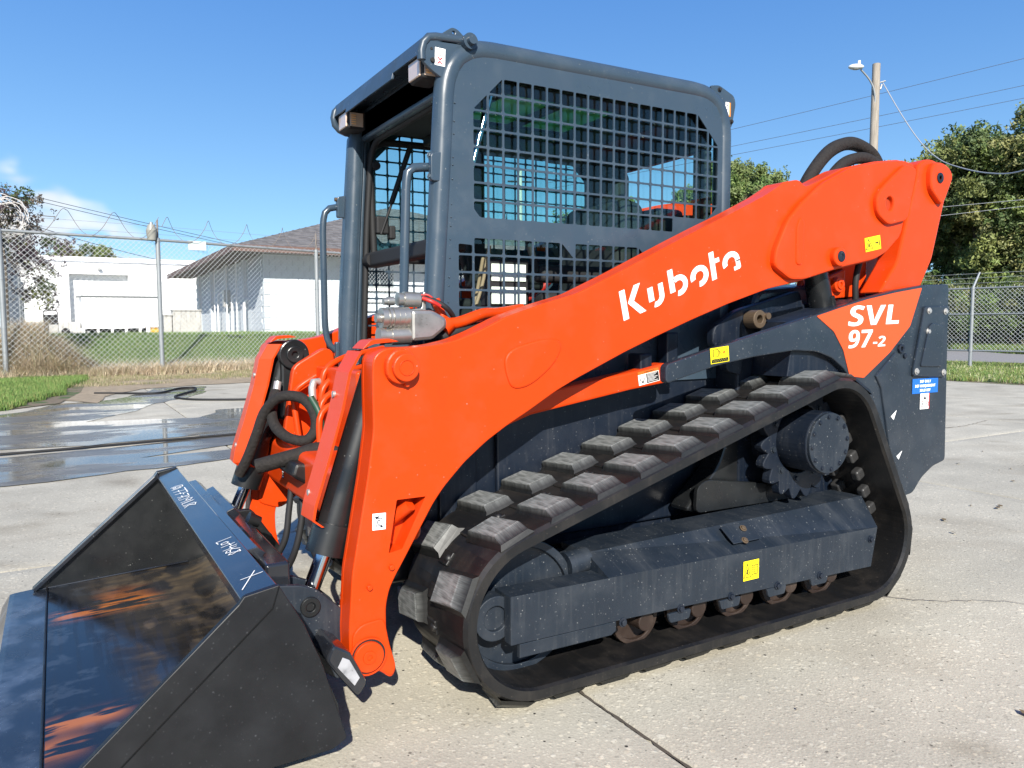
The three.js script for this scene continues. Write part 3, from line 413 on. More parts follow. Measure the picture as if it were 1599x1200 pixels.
const sag = (a, b, s, n = 24) => { const p = []; for (let i = 0; i <= n; i++) { const t = i / n; p.push([lerp(a[0], b[0], t), lerp(a[1], b[1], t) - 4 * s * t * (1 - t), lerp(a[2], b[2], t)]); } return p; };
const wireDark = std({ color: RGB(0.05, 0.055, 0.07), roughness: 0.6 }), wirePale = std({ color: RGB(0.34, 0.35, 0.36), roughness: 0.5 });
const far = (a, b, k) => a.map((v, i) => v + (b[i] - v) * k);
for (const [a, b, l] of [[[29.95, 11.5, -28.75], [39.06, 13.7, -16.61], 'topmost dark power line crossing behind the street light pole'], [[29.91, 10.63, -28.7], [39.01, 12.43, -16.53], 'middle dark power line crossing behind the street light pole'], [[29.89, 10.18, -28.67], [38.98, 11.83, -16.49], 'lowest dark power line crossing behind the street light pole']]) top('power_line', hose(sag(far(a, b, -0.6), far(a, b, 1.4), 0.1), 0.011, 60, 5), wireDark, l, 'power line');
top('service_cable', hose([[29.10, 11.15, -17.62], [28.3, 9.4, -16.2], [27.43, 7.92, -14.79], [26.5, 7.0, -13.5], [25.59, 6.43, -12.26], [24.31, 5.85, -10.62], [22.9, 5.50, -9.0], [20.5, 5.6, -6.2]], 0.020, 80, 6), wirePale, 'twisted grey service cable sagging from the street light pole', 'cable');
for (const [a, b, l] of [[[36.87, 7.0, -21.96], [38.78, 6.99, -16.19], 'upper pale wire in front of the dark trees at right'], [[36.85, 6.51, -21.93], [38.76, 6.69, -16.17], 'lower pale wire in front of the dark trees at right']]) top('power_line', hose([far(a, b, -0.8), a, b, far(a, b, 1.6)], 0.013, 30, 5), wirePale, l, 'power line');
for (const [a, b, l] of [[[-2.26, 6.65, -33.3], [15.5, 4.74, -43.6], 'upper dark wire slanting down over the warehouse'], [[-2.26, 6.50, -33.3], [15.5, 4.62, -43.6], 'second dark wire just under the upper one over the warehouse'], [[-1.75, 4.89, -28.19], [4.4, 3.95, -34.9], 'dark wire slanting across the warehouse wall to the block building'], [[-1.75, 4.78, -28.18], [4.42, 4.57, -45.48], 'lower dark wire drooping across the warehouse wall']]) top('overhead_wire', hose(sag(far(a, b, -0.25), b, 0.18), 0.012, 40, 5), wireDark, l, 'wire');

// ───────────────────────── trees, bushes, vine ─────────────────────────
function leafGeo(n, size, seed, flatness = 1) { const R = rng(seed), P = [], I = []; for (let i = 0; i < n; i++) { const c = V((R() - 0.5), (R() - 0.5) * flatness, (R() - 0.5)).multiplyScalar(size * 3.2), a = V(R() - 0.5, R() - 0.5, R() - 0.5).normalize(), b = V(R() - 0.5, R() - 0.5, R() - 0.5).cross(a).normalize(), s = size * (0.6 + 0.7 * R()), k = P.length / 3; for (const [u, v] of [[-1, 0], [0, -0.42], [1, 0], [0, 0.42]]) { const q = c.clone().addScaledVector(a, u * s).addScaledVector(b, v * s); P.push(q.x, q.y, q.z); } I.push(k, k + 1, k + 2, k, k + 2, k + 3); } const g = new THREE.BufferGeometry(); g.setAttribute('position', new THREE.Float32BufferAttribute(P, 3)); g.setIndex(I); g.computeVertexNormals(); return g; }
const leafM = new THREE.MeshPhysicalMaterial({ color: 0xffffff, roughness: 0.65, transmission: 0.25, thickness: 0, side: THREE.DoubleSide });
const leafSets = [leafGeo(16, 0.095, 1), leafGeo(16, 0.095, 2), leafGeo(8, 0.035, 3), leafGeo(14, 0.075, 4)];
const bark = std({ map: tex(128, 256, (i, j) => { const n = fbm(i / 6, j / 40, 181, 4, 21); const v = 0.4 + 0.9 * n; return [0.14 * v, 0.115 * v, 0.09 * v]; }, 1.2), roughness: 0.95 });
function crown(parent, name, lobes, n, seed, geo, cols, fill = 0.55, spread = 2.2) { // leaf sprays gathered on twigs spread through uneven lobes
  const m = shadows(new THREE.InstancedMesh(geo, leafM, n)), R = rng(seed), d = new THREE.Object3D(), c = new THREE.Color(), W = lobes.map((l) => l[3] * l[4] * l[3]), tot = W.reduce((a, b) => a + b, 0), twigs = [];
  const nt = Math.ceil(n / 26); for (let i = 0; i < nt; i++) { let q = R() * tot, k = 0; while (q > W[k] && k < W.length - 1) q -= W[k++]; const l = lobes[k], u = R() * 2 - 1, a = R() * 6.283, r = lerp(fill, 1.0, Math.pow(R(), 0.6)) * (0.80 + 0.36 * R()), s = Math.sqrt(1 - u * u); twigs.push([l[0] + l[3] * r * s * Math.cos(a), l[1] + l[4] * r * u, l[2] + l[3] * r * s * Math.sin(a), 0.16 * l[3] * (0.5 + R()), Math.floor(R() * cols.length), 0.7 + 0.6 * R()]); }
  for (let i = 0; i < n; i++) { const t = twigs[Math.floor(R() * nt)], g = () => (R() + R() + R() - 1.5) * spread * t[3]; d.position.set(t[0] + g(), t[1] + g() * 0.8, t[2] + g()); d.rotation.set(R() * 6.28, R() * 6.28, R() * 6.28); d.scale.setScalar(0.7 + 0.7 * R()); d.updateMatrix(); m.setMatrixAt(i, d.matrix); const q = cols[t[4]], v = t[5] * (0.8 + 0.4 * R()); m.setColorAt(i, c.setRGB(q[0] * v, q[1] * v, q[2] * v)); }
  m.name = name; m.userData.kind = 'stuff'; parent.add(m); return m;
}
const oak = [[0.13, 0.18, 0.05], [0.17, 0.22, 0.055], [0.08, 0.125, 0.032], [0.21, 0.24, 0.065], [0.24, 0.24, 0.08]];
function tree(x, z, h, r, label_, seed, n, cols = oak, group, base = 0.22, y0 = -0.1) {
  const t = thing('tree', label_, 'tree', group), R = rng(seed), lobes = [], tr = [rod([x, y0, z], [x + 0.2, h * 0.45, z], 0.035 * h, 0.022 * h, 10)];
  const k = 7 + Math.floor(R() * 3); for (let i = 0; i < k; i++) { const a = i / k * 6.283 + R(), q = r * (0.35 + 0.4 * R()), yy = h * (base + 0.2 + (0.72 - base) * R()), lr = r * (0.34 + 0.26 * R()); lobes.push([x + q * Math.cos(a), Math.min(yy, h - lr * 0.8), z + q * Math.sin(a), lr, lr * (0.75 + 0.3 * R())]); }
  lobes.push([x, h - r * 0.36, z, r * 0.5, r * 0.42]);
  for (const l of lobes) tr.push(rod([x + 0.2, h * (0.28 + 0.15 * R()), z], [l[0], l[1], l[2]], 0.012 * h, 0.004 * h, 6));
  mesh('trunk', tr, bark, t); crown(t, 'crown', lobes, n, seed + 5, leafSets[seed % 2], cols); return t;
}
tree(50.5, -29.5, 11.6, 5.0, 'dark green tree standing just behind the raised rear of the lift arm', 501, 14000, oak, null, 0.06);
tree(45.2, -22.3, 11.4, 5.0, 'tall sunlit tree in the middle of the right-hand group', 502, 15000, oak, null, 0.04);
tree(46.8, -17.4, 12.4, 5.4, 'tallest tree, cut off by the right edge of the view', 503, 16000, oak, null, 0.04);
tree(53, -22, 10.4, 6.5, 'shaded tree behind the right-hand group', 504, 8000, oak, null, 0.04);
tree(38.4, -32.6, 9.9, 1.9, 'small airy tree between the cab rear and the lift arm', 505, 2200, [[0.13, 0.18, 0.05], [0.17, 0.20, 0.06], [0.18, 0.17, 0.07]], null, 0.1);
tree(40.0, -37.5, 12.2, 4.0, 'broad tree seen through the rear half of the cab window', 506, 7000, [[0.12, 0.19, 0.05], [0.16, 0.21, 0.06]], null, 0.1);
tree(33.5, -41.5, 10.2, 3.6, 'lower tree beside the broad one behind the cab', 507, 6000, [[0.12, 0.19, 0.05], [0.16, 0.21, 0.06]], null, 0.1);
tree(-0.2, -84, 9.0, 2.6, 'left treetop showing above the warehouse roof', 508, 1600, oak, null, 0.3); tree(3.2, -86, 9.2, 2.9, 'right treetop showing above the warehouse roof', 509, 1700, oak, null, 0.3);
const bushC = [[0.08, 0.14, 0.03], [0.12, 0.18, 0.04], [0.15, 0.16, 0.05], [0.05, 0.08, 0.02]];
[[37.0, -18.2, 2.9, 'bush overhung by trees behind the right fence post'], [36.6, -15.4, 3.4, 'taller leafy bush right of the fence post'], [39.6, -20.9, 3.6, 'bush low beside the loader rear, beyond the road'], [38.2, -12.8, 3.0, 'rounded bush at the far right edge beyond the road'], [41.5, -24.6, 5.4, 'dark bush under the trees next to the loader side panel'], [42.0, -16.5, 4.2, 'deep shade bush under the tallest tree']].forEach(([x, z, h, l], i) => { const t = thing('bush', l, 'bush'); const R = rng(700 + i), lobes = []; for (let k = 0; k < 5; k++) lobes.push([x + (R() - 0.5) * h * 1.1, h * (0.3 + 0.35 * R()), z + (R() - 0.5) * h * 1.1, h * (0.32 + 0.15 * R()), h * (0.30 + 0.12 * R())]); mesh('stems', lobes.map((l2) => rod([x, -0.1, z], [l2[0], l2[1], l2[2]], 0.05, 0.02, 5)), bark, t); crown(t, 'foliage', lobes, 2600, 720 + i, leafSets[3], bushC, 0.4); });
{ // climber on the left fence corner
  const t = thing('flowering_vine', 'sprawling vine with mauve and green leaves over the left fence corner', 'vine');
  const R = rng(88), st = []; const ends = [[-0.75, 3.9, -19.2], [-0.45, 3.15, -19.2], [-0.9, 2.5, -19.4], [-1.0, 1.9, -19.3], [-0.95, 2.1, -19.0], [-1.2, 4.35, -19.6]];
  const lobes = [[-2.35, 4.15, -19.8, 0.55, 0.45], [-1.95, 3.7, -20.0, 0.40, 0.4], [-1.75, 2.7, -19.8, 0.32, 0.7], [-1.5, 1.9, -19.6, 0.25, 0.45]];
  for (const e of ends) { const m = [lerp(-1.9, e[0], 0.5) + 0.1 * R(), lerp(3.2, e[1], 0.5) + 0.35, -19.6]; st.push(hose([[-1.9, 3.3, -19.8], m, e], 0.010, 16, 5)); lobes.push([e[0], e[1], e[2], 0.24, 0.22], [m[0], m[1], m[2], 0.26, 0.24], [lerp(m[0], e[0], 0.5), lerp(m[1], e[1], 0.5), -19.4, 0.22, 0.2]); }
  st.push(hose([[-1.9, 0.1, -19.9], [-1.85, 1.6, -19.8], [-1.9, 3.3, -19.8], [-2.2, 4.1, -19.8]], 0.03, 20, 6));
  mesh('stems', st, bark, t);
  crown(t, 'foliage', lobes, 1150, 90, leafSets[2], [[0.10, 0.085, 0.07], [0.09, 0.06, 0.075], [0.06, 0.09, 0.025], [0.13, 0.10, 0.07], [0.08, 0.06, 0.06], [0.09, 0.10, 0.02]], 0.0, 7);
}
// hoses on the concrete
{ const t = top('garden_hose', hose([[-6, 0.018, -5.42], [-1.35, 0.018, -5.76], [-0.83, 0.018, -5.80], [0.11, 0.018, -5.93], [0.98, 0.018, -6.01], [2.2, 0.018, -6.05], [3.4, 0.018, -5.7]], 0.0125, 90, 8), M.trim, 'black hose lying nearly straight across the wet concrete', 'hose');
  top('garden_hose', hose([[-0.3, 0.02, -12.9], [0.15, 0.02, -12.6], [0.65, 0.02, -12.3], [0.95, 0.02, -12.8], [1.2, 0.02, -13.3], [1.42, 0.02, -13.35], [1.35, 0.02, -12.6], [1.05, 0.02, -11.9], [0.85, 0.02, -11.3], [1.0, 0.02, -10.7], [1.5, 0.02, -10.3], [2.4, 0.02, -9.9], [3.4, 0.02, -9.2]], 0.018, 120, 8), M.trim, 'black hose bent into a loop by the far edge of the puddle', 'hose'); }

// ───────────────────────── the track loader (x to its rear, z to its near side) ─────────────────────────
const loader = thing('track_loader', 'orange and charcoal compact track loader with black front bucket on the concrete', 'track loader');
const font = await new FontLoader().loadAsync('fonts/droid/droid_sans_bold.typeface.json');
function lettering(text, w, h, shear, z0, z1, x, y, rot) {
  const g = new THREE.ExtrudeGeometry(font.generateShapes(text, 1), { depth: z1 - z0, bevelEnabled: false, curveSegments: 6 });
  g.computeBoundingBox(); const b = g.boundingBox;
  g.translate(-b.min.x, -b.min.y, 0).scale(w / (b.max.x - b.min.x), h / (b.max.y - b.min.y), 1);
  g.applyMatrix4(new THREE.Matrix4().set(1, shear, 0, 0, 0, 1, 0, 0, 0, 0, 1, 0, 0, 0, 0, 1));
  return g.rotateZ(rot).translate(x, y, z0);
}
function label(parent, w, h, draw, x, y, z, rot = 0, place, px = 4) { // a printed sticker, flat on its panel
  const c = document.createElement('canvas'); c.width = Math.round(w * 1000 * px / 2); c.height = Math.round(h * 1000 * px / 2);
  const k = c.getContext('2d'); k.scale(c.width / 100, c.height / 100); draw(k);
  const t = new THREE.CanvasTexture(c); t.colorSpace = THREE.SRGBColorSpace;
  const g = new THREE.PlaneGeometry(w, h).toNonIndexed(); g.userData.keepUV = true;
  if (place) place(g); else g.rotateZ(rot).translate(x, y, z);
  return mesh('sticker', g, std({ map: t, roughness: 0.45 }), parent);
}
const fillR = (k, col, x, y, w, h) => { k.fillStyle = col; k.fillRect(x, y, w, h); };
const poly = (k, col, pts, close = true) => { k.beginPath(); pts.forEach((p, i) => (i ? k.lineTo(p[0], p[1]) : k.moveTo(p[0], p[1]))); if (close) { k.closePath(); k.fillStyle = col; k.fill(); } else { k.strokeStyle = col; k.stroke(); } };
function drawYellow(second) { return (k) => { fillR(k, '#f2dd12', 0, 0, 100, 100); k.lineWidth = 4; k.strokeStyle = '#1a1a10'; k.beginPath(); k.moveTo(24, 14); k.lineTo(46, 84); k.lineTo(4, 84); k.closePath(); k.stroke(); poly(k, '#1a1a10', [[22, 40], [30, 46], [28, 58], [36, 74], [28, 72], [22, 62], [16, 74], [12, 72], [20, 56]]); second(k); }; }
const book = (k) => { k.lineWidth = 4; k.strokeStyle = '#2a2a12'; k.strokeRect(56, 28, 18, 46); k.strokeRect(74, 28, 18, 46); for (let i = 0; i < 3; i++) { fillR(k, '#2a2a12', 60, 38 + i * 11, 10, 3); fillR(k, '#2a2a12', 78, 38 + i * 11, 10, 3); } };
const arrow = (k) => { fillR(k, '#1a1a10', 62, 46, 16, 8); poly(k, '#1a1a10', [[74, 36], [86, 50], [74, 64]]); fillR(k, '#1a1a10', 88, 28, 6, 44); };

// ---- tracks ----
function beltPath(cs, n) { // outline round circles [x, y, r], anticlockwise
  const segs = [], m = cs.length, tan = [];
  for (let i = 0; i < m; i++) { const a = cs[i], b = cs[(i + 1) % m], dx = b[0] - a[0], dy = b[1] - a[1], L = Math.hypot(dx, dy), ux = dx / L, uy = dy / L, k = (a[2] - b[2]) / L, h = Math.sqrt(1 - k * k); const nx = ux * k + uy * h, ny = uy * k - ux * h; tan.push([nx, ny]); }
  const P = [];
  for (let i = 0; i < m; i++) {
    const a = cs[i], n0 = tan[(i + m - 1) % m], n1 = tan[i]; let t0 = Math.atan2(n0[1], n0[0]), t1 = Math.atan2(n1[1], n1[0]); while (t1 < t0) t1 += 2 * Math.PI;
    for (let k = 0; k <= 24; k++) { const t = lerp(t0, t1, k / 24); P.push([a[0] + a[2] * Math.cos(t), a[1] + a[2] * Math.sin(t)]); }
  }
  P.push(P[0]); const L = [0]; for (let i = 1; i < P.length; i++) L.push(L[i - 1] + Math.hypot(P[i][0] - P[i - 1][0], P[i][1] - P[i - 1][1]));
  const at = (s) => { s = ((s % L.at(-1)) + L.at(-1)) % L.at(-1); let i = 1; while (i < L.length - 1 && L[i] < s) i++; const t = (s - L[i - 1]) / Math.max(1e-9, L[i] - L[i - 1]); return [lerp(P[i - 1][0], P[i][0], t), lerp(P[i - 1][1], P[i][1], t)]; };
  const out = []; for (let i = 0; i < n; i++) { const s = i / n * L.at(-1), p = at(s), q = at(s + 0.012), r = at(s - 0.012), d = Math.hypot(q[0] - r[0], q[1] - r[1]), tx = (q[0] - r[0]) / d, ty = (q[1] - r[1]) / d; out.push({ x: p[0], y: p[1], tx, ty, nx: ty, ny: -tx }); }
  return { pts: out, len: L.at(-1), at };
}
const belt = beltPath([[0.42, 0.303, 0.226], [2.08, 0.299, 0.222], [1.845, 0.735, 0.215]], 200);
function bandGeo(z0, z1) { // rubber belt with rounded edges; cross-section swept along the path
  const sec = [[0, z0 + 0.012], [0, z1 - 0.012], [0.006, z1], [0.036, z1], [0.046, z1 - 0.014], [0.046, z0 + 0.014], [0.036, z0], [0.006, z0]], P = [], I = [], n = belt.pts.length, m = sec.length;
  for (const b of belt.pts) for (const [h, z] of sec) P.push(b.x + b.nx * h, b.y + b.ny * h, z);
  for (let i = 0; i < n; i++) for (let k = 0; k < m; k++) { const a = i * m + k, b = i * m + (k + 1) % m, c = ((i + 1) % n) * m + k, d = ((i + 1) % n) * m + (k + 1) % m; I.push(a, c, b, b, c, d); }
  const g = new THREE.BufferGeometry(); g.setAttribute('position', new THREE.Float32BufferAttribute(P, 3)); g.setIndex(I); const q = g.toNonIndexed(); q.computeVertexNormals(); return q;
}
function lugGeo(z0, z1, outer, seed) { // chunky tread block with sloping flanks and a dusty worn top
  const R = rng(seed), a = 0.064, b = 0.043, h = 0.033, lo = -0.004, e = 0.02, skew = 0.012;
  const zi = outer ? z0 + 0.014 : z0 + 0.006, zo = outer ? z1 - 0.040 : z1 - 0.022;
  const lv = [[a, lo, z0, z1], [a - 0.012, h * 0.34, z0 + 0.004, z1 - 0.008], [b + 0.005, h * 0.90, zi, zo], [b, h, zi + 0.006, zo - 0.007]];
  const P = [], I = [], C = [];
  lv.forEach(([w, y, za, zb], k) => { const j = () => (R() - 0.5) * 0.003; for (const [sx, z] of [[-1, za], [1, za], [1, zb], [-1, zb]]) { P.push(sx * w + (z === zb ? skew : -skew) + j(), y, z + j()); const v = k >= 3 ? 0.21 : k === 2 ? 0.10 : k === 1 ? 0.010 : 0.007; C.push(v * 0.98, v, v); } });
  for (let k = 0; k < 3; k++) for (let i = 0; i < 4; i++) { const p = k * 4 + i, q = k * 4 + (i + 1) % 4; I.push(p, p + 4, q, q, p + 4, q + 4); }
  I.push(12, 15, 13, 13, 15, 14);
  const g = new THREE.BufferGeometry(); g.setAttribute('position', new THREE.Float32BufferAttribute(P, 3)); g.setAttribute('color', new THREE.Float32BufferAttribute(C, 3)); g.setIndex(I); const q = g.toNonIndexed(); q.computeVertexNormals(); return q;
}
const PITCH = belt.len / Math.round(belt.len / 0.19);
function rubberTrack(s) {
  const z0 = s > 0 ? 0.48 : -0.93, z1 = s > 0 ? 0.93 : -0.48;
  const band = mesh('rubber_track', bandGeo(z0, z1), M.rubber, loader);
  const n = Math.round(belt.len / PITCH), rows = s > 0 ? [[0.735, 0.926, 0, true], [0.478, 0.665, 0.5, false]] : [[-0.932, -0.735, 0, true], [-0.665, -0.478, 0.5, false]];
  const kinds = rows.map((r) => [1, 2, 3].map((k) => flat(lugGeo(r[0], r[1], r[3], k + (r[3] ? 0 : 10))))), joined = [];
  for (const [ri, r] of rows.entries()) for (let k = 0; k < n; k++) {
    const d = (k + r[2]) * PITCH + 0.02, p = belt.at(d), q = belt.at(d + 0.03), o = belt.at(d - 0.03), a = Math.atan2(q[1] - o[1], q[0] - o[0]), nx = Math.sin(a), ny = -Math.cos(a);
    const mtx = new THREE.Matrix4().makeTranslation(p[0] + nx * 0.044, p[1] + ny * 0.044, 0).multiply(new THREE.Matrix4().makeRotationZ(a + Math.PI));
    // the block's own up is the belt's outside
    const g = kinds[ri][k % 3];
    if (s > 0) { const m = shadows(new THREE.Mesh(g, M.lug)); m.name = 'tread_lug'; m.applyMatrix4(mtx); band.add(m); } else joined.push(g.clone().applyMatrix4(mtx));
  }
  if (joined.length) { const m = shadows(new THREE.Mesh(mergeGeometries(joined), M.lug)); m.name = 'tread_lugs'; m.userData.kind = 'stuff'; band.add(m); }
  if (s > 0) { // ribs between the blocks on the belt's outside, drive lugs on its inside
    const ribs = [], drive = [], pins = [];
    for (let k = 0; k < n * 2; k++) {
      const d = (k / 2 + 0.27) * PITCH, p = belt.at(d), q = belt.at(d + 0.02), o = belt.at(d - 0.02), a = Math.atan2(q[1] - o[1], q[0] - o[0]), nx = Math.sin(a), ny = -Math.cos(a), M4 = new THREE.Matrix4().makeTranslation(p[0], p[1], 0).multiply(new THREE.Matrix4().makeRotationZ(a));
      drive.push(new RoundedBoxGeometry(0.05, 0.05, 0.05, 2, 0.012).translate(0, 0.022, 0.645).applyMatrix4(M4)); if (p[0] > 2.02 && p[1] > 0.35) drive.push(new RoundedBoxGeometry(0.05, 0.05, 0.04, 2, 0.012).translate(0, 0.022, 0.775).applyMatrix4(M4));
      ribs.push(new RoundedBoxGeometry(0.05, 0.012, 0.06, 1, 0.005).translate(0, -0.048, 0.70).applyMatrix4(M4));
      if (k % 2) pins.push(new THREE.SphereGeometry(0.016, 10, 8).translate(0, -0.048, 0.715).applyMatrix4(M4));
    }
    mesh('drive_lugs', drive, std({ color: RGB(0.035, 0.035, 0.036), metalness: 0.2, roughness: 0.4 }), band).userData.kind = 'stuff';
    mesh('tread_ribs', [...ribs, ...pins], M.rubber, band).userData.kind = 'stuff';
  }
}
rubberTrack(1); rubberTrack(-1);

// ---- undercarriage, near side ----
{
  const fr = mesh('track_frame', [
    // lower skirt: a vertical face with the roof sloping inward from its ridge
    (() => { const prof = [[0.900, 0.185], [0.900, 0.362], [0.775, 0.462], [0.62, 0.462], [0.62, 0.185]]; const P = [], I = [], xs = [[0.55, 0.004], [2.134, 0]]; 
      const A = prof.map(([z, y]) => [0.70, y + (y < 0.2 ? 0.034 : 0) - (y > 0.4 ? 0.036 : 0) + (y > 0.3 && y < 0.4 ? 0.009 : 0), z]), B = prof.map(([z, y]) => [y > 0.4 ? 2.20 : y > 0.3 ? 2.136 : 2.10, y - 0.004 - (y > 0.4 ? 0.008 : 0) - (y > 0.3 && y < 0.4 ? 0.012 : 0), z]);
      [...A, ...B].forEach((p) => P.push(...p)); for (let i = 0; i < 5; i++) { const j = (i + 1) % 5; I.push(i, j, i + 5, j, j + 5, i + 5); } I.push(0, 2, 1, 0, 3, 2, 0, 4, 3, 5, 6, 7, 5, 7, 8, 5, 8, 9);
      const g = new THREE.BufferGeometry(); g.setAttribute('position', new THREE.Float32BufferAttribute(P, 3)); g.setIndex(I); const q = g.toNonIndexed(); q.computeVertexNormals(); return q; })(),
    ext(roundPoly([[0.322, 0.222], [0.322, 0.376], [0.70, 0.3705], [0.70, 0.2185]], 0.003), 0.862, 0.900, 0.0),
    ext([[0.324, 0.355], [0.322, 0.376], [0.70, 0.3705], [0.70, 0.352]], 0.80, 0.8615, 0.0),
    ext([[0.36, 0.170], [0.36, 0.216], [0.74, 0.214], [0.74, 0.180], [0.72, 0.168]], 0.872, 0.892, 0.003),
    bx(0.40, 2.05, 0.19, 0.40, 0.60, 0.74, 0.01),
    new RoundedBoxGeometry(0.15, 0.005, 0.085, 1, 0.002).rotateX(0.60).translate(1.385, 0.412, 0.836),
    // skirt tabs over the rollers
    ...[1.02, 1.27, 1.52, 1.77].map((x) => ext(roundPoly([[x - 0.055, 0.195], [x + 0.055, 0.195], [x + 0.045, 0.160], [x - 0.045, 0.160]], 0.01), 0.888, 0.899, 0.002)),
    rod([0.62, 0.39, 0.76], [0.71, 0.40, 0.76], 0.045, 0.042),
  ], M.dusty, loader);
  for (const [x, y] of [[1.02, 0.205], [1.27, 0.203], [1.52, 0.200], [1.77, 0.198], [2.09, 0.30], [0.76, 0.208]]) mesh('bolt', bolt(x, y, 0.900, 0.011, 1.4), M.bodyDark, fr);
  for (const [y, z] of [[0.392, 0.868], [0.425, 0.828]]) { const b = mesh('bolt', bolt(0, 0, 0, 0.010, 1).map((g) => g.rotateX(-0.9).translate(1.37 - (y - 0.39) * -1.0, y, z)), M.brass, fr); b.userData.label = 'rust-tinted bolt'; }
  label(fr, 0.082, 0.075, drawYellow(book), 1.372, 0.287, 0.9025, 0.0);
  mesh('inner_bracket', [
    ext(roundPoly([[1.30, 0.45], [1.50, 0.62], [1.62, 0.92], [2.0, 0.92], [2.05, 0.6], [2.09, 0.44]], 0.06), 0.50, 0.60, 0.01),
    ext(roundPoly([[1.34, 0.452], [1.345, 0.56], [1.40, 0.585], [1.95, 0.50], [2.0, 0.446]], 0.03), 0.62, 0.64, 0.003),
  ], M.black, fr);  // black colour stands in for the shadow inside the track loop
  mesh('idler_hub', [ring(0.292, 0.30, 0.80, 0.86, 0.072, 0.04, 28), disc(0.292, 0.30, 0.78, 0.845, 0.045)], M.dusty, fr);
  // idler wheel, rollers, sprocket and drive hub
  mesh('idler_wheel', [ring(0.43, 0.288, 0.755, 0.775, 0.222, 0.195, 40), disc(0.43, 0.288, 0.735, 0.757, 0.20, 40), ring(0.43, 0.288, 0.655, 0.675, 0.222, 0.1, 40), disc(0.43, 0.288, 0.66, 0.85, 0.05)], M.dusty, loader);
  for (const x of [0.90, 1.15, 1.40, 1.65, 1.90]) mesh('track_roller', [ring(x, 0.168, 0.775, 0.80, 0.102, 0.085, 30), disc(x, 0.168, 0.768, 0.783, 0.09, 30), ring(x, 0.168, 0.635, 0.66, 0.102, 0.02, 30), disc(x, 0.168, 0.64, 0.86, 0.035)], M.rollerRust, loader);
  const teeth = []; const N = 18; for (let i = 0; i < N * 8; i++) { const a = i / (N * 8) * 2 * Math.PI, f = 0.5 + 0.5 * Math.cos(a * N), r = 0.206 + 0.040 * Math.pow(f, 0.65); teeth.push([1.85 + r * Math.cos(a), 0.716 + r * Math.sin(a)]); }
  const hole = []; for (let i = 0; i < 30; i++) { const a = -i / 30 * 2 * Math.PI; hole.push([1.84 + 0.145 * Math.cos(a), 0.728 + 0.145 * Math.sin(a)]); }
  const sp = mesh('drive_sprocket', [ext(teeth, 0.69, 0.732, 0.004, [hole]), ring(1.84, 0.728, 0.68, 0.70, 0.165, 0.10, 36)], M.bodyDark, loader);
  for (let i = 0; i < 10; i++) { const a = i * 0.628 + 0.2; mesh('bolt', bolt(1.84 + 0.168 * Math.cos(a), 0.728 + 0.168 * Math.sin(a), 0.73, 0.011, 1.4), M.dusty, sp); }
  const hub = mesh('drive_hub', [disc(1.84, 0.728, 0.55, 0.70, 0.15, 40), disc(1.84, 0.728, 0.69, 0.8645, 0.128, 44, 0.006)], M.bodyDark, loader); mesh('hub_cover', disc(1.84, 0.728, 0.86, 0.878, 0.124, 44, 0.003), M.dusty, hub);  // drum darker than its cover: its shading is put into the colour
  for (let i = 0; i < 12; i++) { const a = i * Math.PI / 6 + 0.1; mesh('bolt', bolt(1.84 + 0.108 * Math.cos(a), 0.728 + 0.108 * Math.sin(a), 0.877, 0.0075, 0.8), M.bodyDark, hub); }
  // far undercarriage, seen only in gaps
  mesh('track_frame', [bx(0.5, 2.1, 0.19, 0.42, -0.86, -0.6, 0.01), ring(0.43, 0.288, -0.78, -0.74, 0.222, 0.04, 30)], M.dusty, loader);
}

